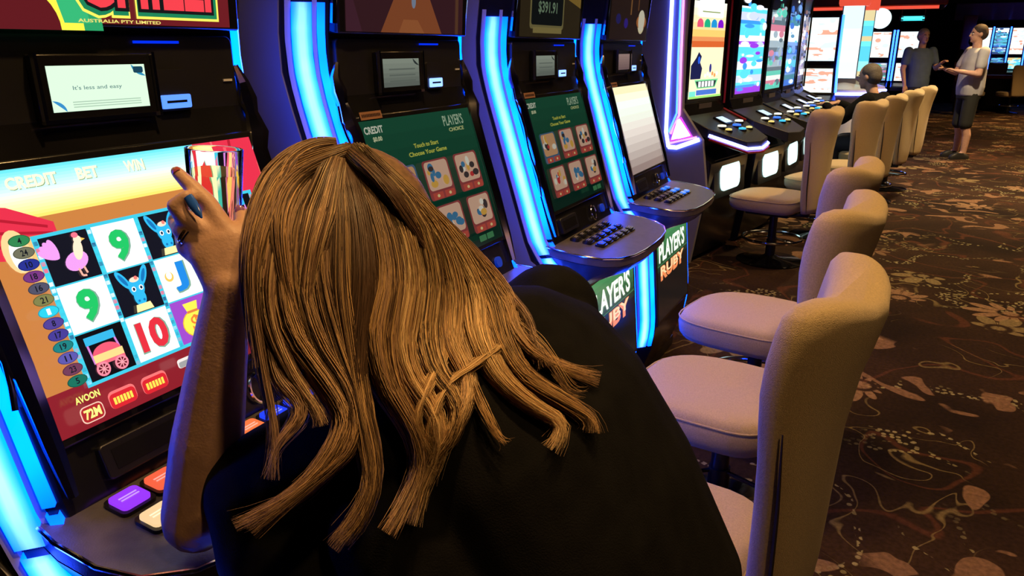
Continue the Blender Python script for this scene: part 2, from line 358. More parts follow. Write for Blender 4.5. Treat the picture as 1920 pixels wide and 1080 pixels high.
# ------------------------------------------------------------------ pictures on the near machines
def art_chilli(p, w, h):                                      # w, h = half sizes of the screen
    p.grad(-w, w, .115, h, [(0, S(255, 215, 90)), (.35, S(255, 250, 190)), (.6, S(200, 250, 245)), (1, S(90, 215, 235))], 16)
    p.rect(-w, w, -h, .115, S(190, 120, 60)); p.rect(-w, w, -h, -h + .062, S(130, 28, 38))
    red = S(215, 45, 70); dred = S(170, 25, 45); sand = S(235, 185, 110)
    p.poly([(-w, .145), (-.205, .135), (-.15, .105), (-.15, .09), (-.19, .092), (-.20, .06), (-w, .07)], red)
    for i in range(3): p.line([(-w, .13 - i * .022), (-.16 + i * .004, .10 - i * .01)], .004, dred)
    p.rect(-.205, -.165, .02, .088, sand); p.oval(-.212, .075, .018, .03, S(240, 200, 140)); p.oval(-.212, .07, .010, .022, S(245, 255, 250))
    p.poly([(w, h), (.12, h), (.15, .11), (w, .06)], red); p.line([(.20, h), (.185, .09)], .006, dred); p.line([(.16, h), (.165, .1)], .004, S(235, 90, 100))
    p.rect(.165, .205, .02, .09, sand); p.text('CHILLI', .135, h - .014, .055, .013, S(245, 230, 120))
    for t, x, ww in (('CREDIT', -.160, .072), ('BET', -.078, .034), ('WIN', .000, .034)):
        p.text(t, x + .001, h - .021, ww, .017, S(120, 140, 90)); p.text(t, x, h - .020, ww, .017, S(255, 255, 205), .04)
    # reel grid
    gx, gy, cw, ch = -.187, -.127, .0785, .0712
    p.rect(gx - .004, gx + 5 * cw + .004, gy - .004, gy + 3 * ch + .004, S(60, 190, 215))
    rnd = random.Random(3)
    for i in range(6):
        for k in range(22):
            p.rect(gx + i * cw - .0028, gx + i * cw + .0028, gy + k * 3 * ch / 22, gy + (k + .6) * 3 * ch / 22, rnd.choice([S(230, 90, 120), S(240, 240, 250), S(40, 60, 120), S(60, 200, 220)]), False)
    lay = [['wagon', '9', 'fowl'], ['10', 'mule', '9'], ['bag', 'J', 'mule'], ['9', 'fowl', '10'], ['J', 'bag', 'wagon']]
    k0 = p.k + 1
    for i, colm in enumerate(lay):
        for j, sy in enumerate(colm):
            p.k = k0; x, y = gx + (i + .5) * cw, gy + (j + .5) * ch; d = .0335
            bg = {'bag': S(150, 70, 190), 'fowl': S(16, 18, 30), 'mule': S(16, 18, 30), 'wagon': S(10, 10, 16)}.get(sy, S(240, 255, 248))
            p.rect(x - d - .002, x + d + .002, y - d - .001, y + d + .001, bg)
            if sy in ('9', '10', 'J'):
                c1 = {'9': S(30, 185, 95), '10': S(215, 45, 60), 'J': S(30, 130, 215)}[sy]; w2 = {'9': .03, '10': .05, 'J': .026}[sy]
                p.text(sy, x + .001, y - .001, w2 + .004, .050, S(120, 160, 140), .05); p.text(sy, x, y, w2, .047, c1, .045)
                if sy == 'J': p.oval(x - .019, y + .004, .008, .008, S(235, 190, 90)); p.oval(x - .019, y + .006, .005, .006, bg)
            elif sy == 'fowl':
                pk = S(225, 150, 225); lt = S(250, 220, 190)
                for a in (100, 118, 136, 154): p.oval(x - .018 + .012 * cos(R(a)), y + .004 + .012 * sin(R(a)), .015, .006, pk, rot=a)
                p.oval(x + .006, y - .007, .018, .013, pk, rot=20); p.oval(x + .013, y + .008, .007, .015, lt, rot=-15); p.oval(x + .017, y + .022, .006, .006, lt)
                p.oval(x + .015, y + .029, .005, .004, S(235, 110, 130)); p.poly([(x + .022, y + .024), (x + .028, y + .021), (x + .022, y + .019)], S(240, 190, 90))
                p.line([(x + .004, y - .018), (x + .006, y - .029), (x + .012, y - .030)], .003, S(240, 170, 150)); p.line([(x + .012, y - .017), (x + .014, y - .027)], .003, S(240, 170, 150))
            elif sy == 'mule':
                bl = S(45, 175, 225); db = S(20, 110, 175)
                for q in (-1, 1):
                    p.oval(x + q * .017, y + .019, .006, .017, bl, rot=-q * 28); p.oval(x + q * .017, y + .019, .003, .011, db, rot=-q * 28)
                p.oval(x, y + .004, .013, .016, bl); p.oval(x, y - .012, .010, .013, bl); p.oval(x, y + .016, .008, .004, S(250, 215, 190)); p.oval(x + .003, y + .018, .003, .003, S(240, 120, 110))
                for q in (-1, 1): p.oval(x + q * .006, y + .002, .0035, .004, WHT); p.oval(x + q * .006, y + .002, .002, .0025, S(15, 40, 70)); p.oval(x + q * .004, y - .017, .002, .002, db)
                p.poly([(x - .012, y - .022), (x + .012, y - .022), (x + .015, y - .033), (x - .015, y - .033)], S(245, 225, 160))
            elif sy == 'wagon':
                p.rect(x - .026, x + .020, y + .016, y + .028, S(50, 170, 215)); p.line([(x - .024, y + .016), (x - .022, y - .012)], .003, S(200, 120, 200)); p.line([(x + .018, y + .016), (x + .022, y - .008)], .003, S(200, 120, 200))
                p.oval(x, y - .002, .022, .015, S(225, 85, 110), 0, 180); p.rect(x - .022, x + .024, y - .012, y, S(240, 205, 130)); p.rect(x - .022, x + .024, y - .016, y - .011, S(225, 100, 120))
                for q in (-.014, .014):
                    p.oval(x + q, y - .022, .0105, .0105, S(235, 130, 150)); p.oval(x + q, y - .022, .0075, .0075, S(90, 15, 30))
                    for a in range(0, 180, 45): p.line([(x + q - .008 * cos(R(a)), y - .022 - .008 * sin(R(a))), (x + q + .008 * cos(R(a)), y - .022 + .008 * sin(R(a)))], .0016, S(240, 150, 160))
            else:
                gd = S(250, 225, 80); p.oval(x, y - .008, .025, .022, S(225, 170, 40)); p.oval(x, y - .008, .0235, .0205, gd)
                p.poly([(x - .009, y + .010), (x + .009, y + .010), (x + .014, y + .027), (x - .014, y + .027)], gd); p.rect(x - .010, x + .010, y + .010, y + .014, S(215, 120, 60)); p.text('$', x, y - .009, .018, .030, S(235, 120, 50), .03)
    # numbered line badges on the left
    nums = ['4', '24', '10', '18', '16', '21', '1', '8', '17', '19', '11', '23', '5']
    cols = [S(45, 125, 75), S(105, 105, 85), S(35, 45, 135), S(110, 50, 120), S(75, 75, 95), S(120, 120, 70), S(40, 195, 220), S(75, 60, 140), S(65, 55, 140), S(25, 120, 120), S(85, 80, 160), S(105, 55, 80), S(20, 105, 85)]
    for i, (t, c) in enumerate(zip(nums, cols)):
        y = .088 - i * .0168; p.oval(-.209, y, .0145, .0080, tuple(q * .5 for q in c)); p.oval(-.209, y, .0132, .0070, c)
        p.text(t, -.209, y, .009 if len(t) > 1 else .005, .0085, S(15, 20, 30) if i != 6 else WHT, .02)
    # bottom bar
    p.text('AVOON', -.205, -h + .045, .036, .010, S(235, 235, 120), .03); p.rrect(-.206, -h + .022, .034, .024, S(235, 190, 170)); p.rrect(-.206, -h + .022, .031, .021, S(165, 35, 40)); p.text('72M', -.206, -h + .022, .024, .014, S(250, 235, 130), .04)
    for x in (-.158, -.105):
        p.rrect(x, -h + .026, .043, .026, S(235, 110, 110)); p.rrect(x, -h + .024, .041, .022, S(205, 35, 45))
        for q in range(6): p.rect(x - .015 + q * .0052, x - .0112 + q * .0052, -h + .019, -h + .029, S(245, 215, 80), q == 0)
    p.rrect(-.045, -h + .036, .03, .014, S(225, 215, 210)); p.rrect(-.045, -h + .034, .026, .009, S(150, 150, 150)); p.rrect(.06, -h + .026, .1, .022, S(110, 20, 30))
def art_chilli_top(p, w, h):
    p.rect(-w, w, -h, h, S(98, 24, 30)); b = -h
    p.oval(-.155, b - .01, .155, .16, S(40, 150, 95), 0, 180); p.oval(-.16, b - .01, .13, .135, S(235, 225, 70), 0, 180); p.oval(-.155, b - .01, .09, .07, S(88, 22, 28), 0, 180)
    p.oval(-.235, b + .02, .03, .09, S(45, 165, 105)); p.poly([(-.06, b), (-.02, b), (-.06, b + .16), (-.10, b + .15)], S(50, 170, 110))
    cx, cy = .085, b + .070
    for dx, col, bw, bh in ((0, S(240, 225, 90), .27, .125), (0, S(25, 120, 80), .262, .117), (0, S(20, 20, 22), .25, .105)): p.text('CHILLI', cx + dx, cy, bw, bh, col, .13 if col[0] > .5 else .10)
    p.text('CHILLI', cx, cy, .24, .095, S(225, 60, 70), .03)
    p.text('AUSTRALIA PTY LIMITED', .03, b + .004, .14, .0048, S(225, 210, 110))
def art_players(p, w, h, dim=1.0):
    g = lambda r, gg, b: S(r, gg, b, dim)
    p.grad(-w, w, -h, h, [(0, g(8, 45, 35)), (.5, g(14, 70, 50)), (1, g(26, 92, 66))], 10)
    p.text('CREDIT', -.19, h - .022, .07, .017, g(235, 240, 215), .03); p.text('$0.00', -.185, h - .044, .034, .012, g(235, 240, 190), .03)
    p.text("PLAYER'S", .155, h - .026, .10, .028, g(190, 215, 180), .01); p.text('CHOICE', .16, h - .051, .075, .010, g(220, 225, 150))
    p.text('Touch to Start', .0, h - .075, .11, .011, g(225, 225, 90)); p.text('Choose Your Game', .0, h - .094, .17, .011, g(225, 225, 90))
    rnd = random.Random(5)
    for i in range(3):
        for j in range(2):
            x, y = -.135 + i * .135, .018 - j * .115; ca, cb = rnd.choice([(g(190, 120, 90), g(240, 210, 170)), (g(160, 70, 70), g(235, 190, 160)), (g(80, 110, 140), g(225, 170, 120))])
            p.rrect(x, y, .118, .10, ca, .1); p.rrect(x, y + .010, .105, .072, cb, .15)
            k = p.k
            for q in range(9): p.oval(x + rnd.uniform(-.04, .04), y + .01 + rnd.uniform(-.022, .022), rnd.uniform(.006, .016), rnd.uniform(.005, .013), g(*rnd.choice([(210, 60, 60), (245, 240, 220), (70, 130, 170), (235, 180, 80), (70, 60, 60)])))
            for q in (-.027, .027): p.rrect(x + q, y - .040, .046, .017, g(205, 85, 70), .15); p.oval(x + q, y - .040, .006, .004, g(250, 220, 150))
    for q in (.07, .11): p.rrect(q + .03, -h + .022, .036, .016, g(70, 140, 90), .15)
def art_streaks(p, w, h):
    p.grad(-w, w, -h, h, [(0, S(120, 100, 95)), (.5, S(215, 205, 195)), (.8, S(225, 245, 225)), (1, S(240, 215, 160))], 12)
def art_ghost(p, w, h): art_players(p, w, h, .9)
def art_portrait_top(p, w, h):
    p.rect(-w, w, -h, h, S(72, 38, 45)); p.poly([(-.12, -h), (.14, -h), (.07, -h + .10), (.10, h), (-.08, h), (-.05, -h + .10)], S(165, 92, 55)); p.poly([(-.05, -h), (.06, -h), (.03, -h + .03), (-.03, -h + .03)], S(185, 110, 65))
    p.oval(.0, -h + .105, .035, .028, S(190, 205, 200)); p.oval(.012, -h + .072, .009, .016, S(150, 165, 190)); p.oval(-.01, -h + .11, .015, .015, S(235, 240, 235)); p.rect(w - .04, w - .025, -h, h, S(110, 72, 50))
    p.poly([(-w, -h), (-.19, -h), (-w, -h + .12)], S(85, 45, 60))
def art_sign_top(p, w, h):
    p.rect(-w, w, -h, h, S(58, 48, 30)); p.poly([(-.06, h), (w, h), (w, -h + .10), (.10, -h + .13)], S(150, 120, 55)); p.rrect(-.04, -h + .085, .27, .12, S(130, 120, 75), .1); p.rrect(-.04, -h + .087, .25, .10, S(20, 26, 26), .1)
    p.text('$391.91', -.04, -h + .09, .15, .04, S(125, 150, 120), .02); p.oval(.02, -h + .135, .035, .012, S(20, 40, 190)); p.rect(-.15, .08, -h + .012, -h + .03, S(150, 135, 80))
def art_bulb_top(p, w, h):
    p.rect(-w, w, -h, h, S(52, 36, 30)); p.oval(.16, -h + .075, .05, .05, S(255, 240, 190)); p.oval(.16, -h + .075, .07, .03, S(200, 120, 60)); p.oval(.16, -h + .08, .045, .045, S(255, 245, 215)); p.oval(-.05, -h + .065, .025, .02, S(60, 40, 150)); p.oval(-.15, -h + .08, .03, .02, S(45, 40, 110))
    p.rect(.0, .012, -h + .1, h, S(160, 110, 60)); p.rect(.1, .108, -h + .12, h, S(140, 90, 50)); p.rect(-w, w, -h + .19, -h + .2, S(120, 80, 45))
def art_belly(p, w, h, first=False):
    if first:
        p.rect(-w, w, -h, h, S(225, 235, 215)); p.oval(-.12, .13, .13, .10, S(240, 235, 120)); p.oval(-.02, .09, .09, .1, S(60, 110, 200)); p.oval(-.02, .08, .07, .08, S(245, 245, 250)); p.oval(.15, 0, .1, .14, S(210, 60, 70)); return
    p.rect(-w, w, -h, h, S(10, 14, 16)); p.grad(-w, w, .03, h, [(0, S(8, 24, 20)), (1, S(60, 130, 80))], 8)
    p.text("PLAYER'S", -.005, .105, 2 * w * .86, .085, S(90, 130, 95), .05); p.text("PLAYER'S", -.01, .109, 2 * w * .86, .085, S(245, 250, 235), .03)
    p.text('RUBY', -.01, .015, 2 * w * .78, .065, S(225, 130, 80), .05); p.text('RUBY', -.01, .025, 2 * w * .78, .04, S(245, 200, 150), .02)
    p.rect(-w, w, .055, .058, S(60, 110, 70))
def art_note(p, w, h):
    p.rect(-w, w, -h, h, S(205, 235, 205)); p.text("It's less and easy", -.005, .0, w * 1.0, h * .24, S(95, 120, 125), .01)
    p.oval(w, h, w * .3, h * .55, S(40, 130, 170), 180, 270); p.rrect(w * .84, h * .75, w * .22, h * .3, S(20, 60, 80)); p.oval(-w, -h, w * .25, h * .5, S(50, 130, 185), 0, 90)
    for k in range(3): p.rect(-w * .62, w * .8, -h * (.62 + .11 * k), -h * (.57 + .11 * k), S(160, 185, 165))
def art_blank(p, w, h):
    p.grad(-w, w, -h, h, [(0, S(120, 128, 120)), (1, S(178, 190, 172))], 6); p.oval(w, h, w * .35, h * .5, S(60, 70, 70), 180, 270)
    for k in range(3): p.rect(-w * .7, w * .75, h * (.25 - .42 * k) - h * .05, h * (.25 - .42 * k) + h * .05, S(125, 135, 125))
def art_rose(p, w, h): p.grad(-w, w, -h, h, [(0, S(150, 120, 120)), (1, S(205, 170, 160))], 6)
# ------------------------------------------------------------------ near row: four upright machines with light strips
FZ = [(.05, .20), (.20, .255), (.31, .27), (.70, .235), (.76, .22), (.80, .16), (.86, .135), (.94, .11), (1.29, 0), (1.33, -.012), (1.40, -.03), (1.48, -.03), (1.60, -.015), (2.0, .02)]
F = lambda z: lerp(FZ, z)
ZS = [.05, .12, .20, .31, .45, .58, .70, .76, .80, .86, .94, 1.05, 1.17, 1.29, 1.33, 1.40, 1.48, 1.60, 1.80, 2.0]
BW, BI, CH = .34, .27, .065
ACRYL = mat('clear_acrylic_edge', (.30, .30, .32), .25)
_strips = {}
KEY = mat('dark_glossy_key', (.03, .03, .035), .15)
def strip_mesh(key, s0, s1, z0, z1, cols, sgn):
    """diffuser on the bevelled cabinet edge; s runs from the outer to the inner edge of the bevel"""
    k = (key, sgn)
    if k in _strips: return _strips[k]
    n = len(cols); zs = sorted({z for z in ZS if z0 < z < z1} | {z0, z1} | {z0 + (z1 - z0) * i / 14 for i in range(15)})
    Fs = lambda z: sum(F(z + d) for d in (-.05, -.025, 0, .025, .05)) / 5
    mb = MB(); mb.vc = []; rows = []
    for z in zs:
        row = []
        for i in range(-1, n + 1):
            j = min(max(i, 0), n - 1); s = s0 + (s1 - s0) * j / (n - 1); off = (.0005 if 'acrylic' in key else .007) if 0 <= i < n else -.012
            row.append((Fs(z) - CH * (1 - s) + off * .73 + .004, sgn * (BW - (BW - BI) * s + off * .68), z)); e = .55 if z in (zs[0], zs[-1]) else 1
            mb.vc.append(tuple(c * e for c in cols[j]))
        rows.append(row)
    mb.loft(rows, cap=False, closed=False); _strips[k] = mb.mesh(key, ACRYL if 'acrylic' in key else EMITC); return _strips[k]
K = 1.0
EDGE = (0.0, .62, 14.0); MIDC = (.14, 1.0, 20.0); CORE = (.58, 1.7, 26.); THIN = (0.0, .68, 12.0); DEEP = (.0, .003, .9)
DK = [(.10, -.30), (.17, -.312), (.25, -.312), (.31, -.295), (.355, -.25), (.38, -.18), (.39, -.09), (.392, 0)]
DK = DK + [(x, -y) for x, y in reversed(DK[:-1])]
dz = lambda x: .845 - .028 * (x - .12) / .27
def machine(yc, idx, top, main, belly, disp, label, plaque=True):
    r = empty('slot_machine', (-1.07, yc, 0), label=label, cat='slot machine', group='row of upright slot machines with blue light strips')
    rings = [[(F(z), -BI, z), (F(z), BI, z), (F(z) - CH, BW, z), (-.60, BW, z), (-.60, -BW, z), (F(z) - CH, -BW, z)] for z in ZS]
    MB().loft(rings).build('cabinet', BLACK, r, ang=25)
    for sg in (-1, 1):                                        # laminate side panels
        poly = [(F(z) - CH - .006, z) for z in ZS]; poly = poly + [(-.58, 1.99), (-.58, .06)]
        MB().prism(poly, lambda a, b, h: (a, h, b), sg * BW, sg * (BW + .004)).build('side_panel', SIDE, r, smooth=False)
        for key, s0, s1, z0, z1, cols in (('wide_light_strip', .17, .60, .82, 1.54, [EDGE, MIDC, CORE, CORE, MIDC, EDGE]), ('wide_light_strip_lower', .17, .60, .22, .81, [EDGE, MIDC, CORE, CORE, MIDC, EDGE]),
                                          ('thin_light_strip', .72, .88, .865, 1.54, [THIN, THIN, THIN]), ('thin_light_strip_lower', .72, .88, .22, .855, [THIN, THIN, THIN]),
                                          ('blue_acrylic_edge', .61, .71, .22, 1.56, [DEEP, DEEP]), ('blue_acrylic_rim', .03, .16, .22, 1.56, [DEEP, DEEP])):
            link(key.replace('_lower', ''), strip_mesh(key, s0, s1, z0, z1, cols, sg), r)
        # chrome side mouldings
        pth = [(F(z) + .012, sg * (.262 + (.012 if 1.29 < z < 1.42 else 0)), z) for z in (.87, .94, 1.05, 1.17, 1.27, 1.30, 1.335, 1.36, 1.39, 1.42)]
        MB().tube(pth, [.008, .013, .016, .016, .017, .020, .012, .017, .011, .005], 6, flat=.7).build('chrome_moulding', CHROME, r, ang=20)
        pth = [(F(z) + .006, sg * (.281 + .006 * sin(z * 40)), z) for z in [1.0 + .03 * i for i in range(12)]]
        MB().tube(pth, .0045, 6).build('chrome_piping', CHROME, r)
        MB().tube([(F(z) + .014, sg * .268, z) for z in (1.50, 1.65, 1.8, 1.98)], .008, 6).build('chrome_piping', CHROME, r)
    # top screen
    W = V((.02 / .4, 0, 1)); O = V((F(1.68) + .004, 0, 1.672))
    o = slab(MB(), O, (0, 1, 0), W, .535, .385, -.02, .010).build('top_screen', BLACK, r, bevel=.004)
    p = Paint(O + V((.0105, 0, 0)), (0, 1, 0), W); top(p, .245, .188); p.build('picture', PRINT if idx == 0 else DIMPRINT, o)
    # service panel with player display and card reader
    O = V((F(1.4) + .006, 0, 1.395)); W = V((-.02, 0, 1))
    o = slab(MB(), O, (0, 1, 0), W, .52, .15, -.03, .006, r=.012).build('service_panel', DARKP, r, bevel=.002)
    slab(MB(), O + V((.006, .1, .064)), (0, 1, 0), W, .085, .004, 0, .003).build('blue_bar', mat('blue_emissive', (0, 0, .1), .4, emit=(.0, .03, 1), es=1.0), o)  # thin bar with a blue emission
    slab(MB(), O + V((.006, .24, -.0)), (0, 1, 0), W, .02, .004, 0, .002).build('indicator_mark', mat('white_ink', (.7, .7, .7), .5), o)
    dw, dy = (.165, -.02) if idx == 0 else (.155, -.045)
    D = O + V((.006, dy, .0))
    o = slab(MB(), D, (0, 1, 0), W, dw + .03, .094, 0, .016).build('player_display', BLACK, r, bevel=.003)
    p = Paint(D + V((.0163, 0, -.001)), (0, 1, 0), W); disp(p, dw / 2 - .003, .032); p.build('display_picture', PRINT if idx == 0 else DIMPRINT, o)
    for sg in (-1, 1): slab(MB(), D + V((.012, sg * (dw / 2 + .012), 0)), (0, 1, 0), W, .005, .098, 0, .010).build('display_post', CHROME, o)
    slab(MB(), D + V((.012, 0, -.046)), (0, 1, 0), W, dw + .02, .006, 0, .006).build('display_rail', CHROME, o)
    o = slab(MB(), O + V((.006, .115, -.012)), (0, 1, 0), W, .07, .066, 0, .007, r=.006).build('card_reader', DARKP, r)
    G = O + V((.0135, .117, -.030))
    slab(MB(), G, (0, 1, 0), W, .058, .022, 0, .004, r=.003).build('lit_slot', mat('card_slot_glow', (.1, .2, .5), .4, emit=(.10, .35, 1.6), es=1.0) if idx == 0 else mat('bright_slot_glow', (.1, .2, .5), .4, emit=(.45, .85, 2.6), es=1.0), o)
    slab(MB(), G + V((.0041, 0, 0)), (0, 1, 0), W, .04, .004, 0, .0006).build('slot_opening', BLACK, o)
    p = Paint(G + V((-.004, -.014, .025)), (0, 1, 0), W); p.rect(-.006, .006, -.009, .009, S(150, 80, 70)); p.rect(.011, .04, .002, .005, S(110, 110, 130)); p.rect(.011, .04, -.006, -.003, S(110, 110, 130)); p.build('reader_sticker', INK, o)
    # main screen on the slope
    W = V((-.11, 0, .35)).normalized(); N = V((0, 1, 0)).cross(W); O = V((.055, 0, 1.115))
    o = slab(MB(), O, (0, 1, 0), W, .538, .395, -.02, .008).build('main_screen', BLACK, r, bevel=.004)
    p = Paint(O + N * .0084, (0, 1, 0), W); main(p, .249, .1845); p.build('picture', PRINT if idx in (0, 3) else DIMPRINT, o)
    if plaque:
        p = Paint(O + W * .192 + N * .0088 + V((0, -.185 if idx else -.235, .004)), (0, 1, 0), W); p.rect(-.04, .04, -.009, .009, S(150, 110, 85)); 
        for q in range(12): p.rect(-.034 + q * .0058, -.030 + q * .0058, -.0035, .0035, S(40, 20, 20), q == 0)
        p.build('licence_plaque', INK, r)
    # riser between screen and deck: bill acceptor, ring light, socket
    RX = V((.128, -.14, .886)); W2 = V((-.09, 0, .25))
    o = slab(MB(), RX, (0, 1, 0), W2, .135, .052, -.01, .012, r=.006).build('bill_acceptor', STEEL, r, bevel=.002)
    slab(MB(), RX, (0, 1, 0), W2, .105, .030, .0125, .0128).build('note_slot', BLACK, o)
    for q in range(9): slab(MB(), RX + V((.013, -.045 + q * .006, -.010)), (0, 1, 0), W2, .0035, .003, 0, .002).build('led_dot', mat('cyan_led', (0, .1, .2), .4, emit=(.05, .5, 2.0), es=1), o)
    MB().tube([V((.137, .09, .882)) + V((0, 1, 0)) * .02 * cos(a) + V((-.09, 0, .25)).normalized() * .026 * sin(a) for a in [2 * pi * i / 20 for i in range(20)]], .003, 6, loop=True).build('lock_ring', CHROME, r)
    o = slab(MB(), V((.125, .19, .878)), (0, 1, 0), W2, .03, .03, 0, .012, r=.013).build('headphone_socket', mat('blue_socket', (.02, .05, .25), .3, emit=(0, .03, .5), es=.6), r)
    # deck
    top_r = [(x, y, dz(x)) for x, y in DK]; mid = [(x, y, dz(x) - .03) for x, y in DK]; low = [(x * .93 - .005, y * .95, dz(x) - .065) for x, y in DK]
    o = MB().loft([mid, top_r]).build('button_deck', DECKM, r, ang=30, bevel=.003)
    MB().tube([(x + .001, y, dz(x) - .002) for x, y in DK], .0035, 6).build('chrome_rim', CHROME, o)
    MB().loft([[(min(x, .24) * .9, y * .9, .70) for x, y in DK], low, mid]).build('deck_apron', mat('apron_gloss', (.035, .035, .04), .25), r, ang=50)
    if idx == 0:
        caps = {(0, 0): S(140, 50, 230), (0, 1): S(225, 90, 60), (1, 0): S(225, 190, 140), (0, 4): S(235, 110, 60)}
        spots = [(.180 + .062 * i, -.207 + .057 * j, caps.get((i, j), S(30, 60, 255) if j > 2 else S(225, 120, 80)), .044) for i in range(2) for j in range(8)]
    else: spots = [(.172 + .045 * i + .012 * j / 6, -.165 + .052 * j, S(40, 120, 255, .8) if idx == 3 and j > 3 else S(45, 60, 210, .3) if (i + j) % 3 else S(30, 28, 60), .036) for i in range(3) for j in range(6)][:18]
    for x, y, c, sz in spots:
        lit = idx == 0 or (idx == 3 and y > .0 + .04)
        Wd = V((-1, 0, .1)); b = slab(MB(), (x, y, dz(x)), (0, 1, 0), Wd, sz + .010, sz * (.88 if idx == 0 else .62) + .010, -.002, .006, r=.008).build('button', BLACK, r)
        slab(MB(), (x, y, dz(x) + .006), (0, 1, 0), Wd, sz, sz * (.88 if idx == 0 else .62), 0, .005, col=tuple(q * 1.0 for q in c), r=.007).build('button_cap', PRINT if lit else KEY, b)
        p = Paint((x, y, dz(x) + .0118), (0, 1, 0), Wd)
        for q in range(2): p.rect(-sz * .32, sz * .32, -.004 + q * .006, -.001 + q * .006, tuple(min(1, .25 + q2) for q2 in c), q == 0)
        p.build('cap_print', PRINT if lit else INK, b)
    # belly glass
    W = V((-.035, 0, .39)).normalized(); N = V((0, 1, 0)).cross(W); O = V((.2525, 0, .505))
    o = slab(MB(), O, (0, 1, 0), W, .53, .41, -.02, .006).build('belly_panel', BLACK, r, bevel=.004)
    p = Paint(O + N * .0064, (0, 1, 0), W); belly(p, .245, .19); p.build('picture', PRINT, o)
    MB().box(-.55, .20, -.33, .33, 0, .05).build('plinth', STEEL, r)
    return r
machine(.778, 0, art_chilli_top, art_chilli, lambda p, w, h: art_belly(p, w, h, True), art_note, 'slot machine showing a rooster, donkey and number reel game with a red and green sign')
machine(1.588, 1, art_portrait_top, art_players, art_belly, art_blank, 'slot machine with green game menu screen below an orange-brown portrait picture')
machine(2.425, 2, art_sign_top, art_ghost, art_belly, art_blank, 'slot machine with green game menu screen below a framed dollar amount')
machine(3.24, 3, art_bulb_top, art_streaks, art_belly, art_rose, 'slot machine with pale cream screen and round glowing bulb picture above')
# ------------------------------------------------------------------ swivel chairs (local +x = the way the sitter faces)
def chair_proto(name, fab, seat_z=.46, top=1.06, back=True):
    r = empty(name, (0, 0, 0))
    # seat: rounded cushion
    def outline(sc, n=32):
        pts = []
        for i in range(n):
            a = 2 * pi * i / n; c, s_ = cos(a), sin(a); e = .62 if c > 0 else .45
            pts.append((.02 + (.27 if c > 0 else .21) * sc * math.copysign(abs(c) ** e, c), .235 * sc * math.copysign(abs(s_) ** .5, s_)))
        return pts
    rings = []
    for sc, z in ((.80, -.118), (.93, -.112), (.985, -.09), (1.0, -.055), (.99, -.028), (.955, -.010), (.88, -.002), (.70, .002), (.35, .0)):
        rings.append([(x, y, seat_z + z - .012 * (x / .27) ** 2 * (z > -.03)) for x, y in outline(sc)])
    MB().loft(rings).build('seat', fab, r, ang=80)
    MB().tube([(x * 1.0, y, seat_z - .030) for x, y in outline(.996)], .0028, 5, loop=True).build('seat_piping', fab, r)
    MB().box(-.14, .16, -.13, .13, seat_z - .145, seat_z - .112).build('seat_plate', STEEL, r, bevel=.006)
    # backrest: wraps forward at the sides, leans back, rolled top
    zb = seat_z - .10; H = top - zb
    def sec(b, grow=1.0):
        t = b * H; xc = -.262 - .035 * b ** 1.3 - .022 * max(0, b - .8) / .2; hw = lerp([(0, .165), (.25, .195), (.7, .222), (.9, .228), (1, .215)], b)
        th = lerp([(0, .035), (.15, .046), (.6, .044), (.85, .056), (1, .054)], b); pts = []; n = 36
        for i in range(n):
            a = 2 * pi * i / n; c, s_ = cos(a), sin(a)
            y = hw * math.copysign(abs(s_) ** .55, s_) * (.35 + .65 * grow); q = th * math.copysign(abs(c) ** .8, c) * grow
            wrap = lerp([(0, .025), (.5, .035), (1, .055)], b) * (y / .22) ** 2; crown = .018 * b ** 4 * cos(y / .22 * pi)
            pts.append((xc + q + wrap, y, zb + t - crown))
        return pts
    rings = [sec(0, .3)] + [sec(b) for b in (.01, .06, .14, .24, .36, .48, .6, .7, .78, .86, .92, .96)] + [sec(.985, .90), sec(1.0, .68), sec(1.008, .35)]
    if back: MB().loft(rings).build('backrest', fab, r, ang=80)
    for sg in (-1, 1) if back else ():                        # slit along each side seam, stitched line over the top
        pth = []
        for b in [.03 + .045 * i for i in range(16)]:
            q = max(sec(b), key=lambda p: sg * p[1]); pth.append((q[0] - .022, q[1] + sg * .0005, q[2]))
        MB().tube(pth, [.001 + .0032 * sin(pi * (i + .5) / 16) for i in range(16)], 5).build('side_slit', SEAM, r)
    ptop = [(p[0], p[1], p[2] + .004) for p in sec(.985, .62)[10:27]]
    if back: MB().tube(ptop, .0014, 4).build('top_stitching', SEAM, r)
    for y in (-.07, .07) if back else (): MB().tube([(-.13, y, seat_z - .128), (-.25, y, seat_z - .12), (-.28, y, seat_z - .04)], .014, 8).build('back_bracket', STEEL, r)
    MB().lathe([(.034, .02), (.034, .18), (.028, .18), (.028, seat_z - .145), (.001, seat_z - .145)], 20).build('pole', STEEL, r)
    MB().lathe([(.001, 0), (.225, 0), (.23, .008), (.21, .016), (.06, .03), (.04, .045), (.001, .045)], 36).build('base', mat('polished_black_base', (.03, .03, .035), .12, metal=.9), r)
    MB().tube([(.20 * cos(2 * pi * i / 36), .20 * sin(2 * pi * i / 36), .17) for i in range(36)], .011, 8, loop=True).build('foot_ring', CHROME, r)
    for a in (45, 165, 285): MB().tube([(.03 * cos(R(a)), .03 * sin(R(a)), .17), (.2 * cos(R(a)), .2 * sin(R(a)), .17)], .007, 6).build('ring_spoke', CHROME, r)
    return r
protoA = chair_proto('swivel_chair', FABRIC)
ROW1 = 'tan swivel chairs along the near machine row'
def put(o, x, y, face, label, group):
    o.location = (x, y, 0); o.rotation_euler = (0, 0, R(face)); tag(o, label, 'chair', group); return o
put(protoA, -.33, 1.40, 174, 'tan upholstered swivel chair with dark slit in its backrest, beside the seated woman', ROW1)
put(copy_tree(protoA), -.35, 2.17, 172, 'tan upholstered swivel chair, second from the woman, in front of the dollar amount machine', ROW1)
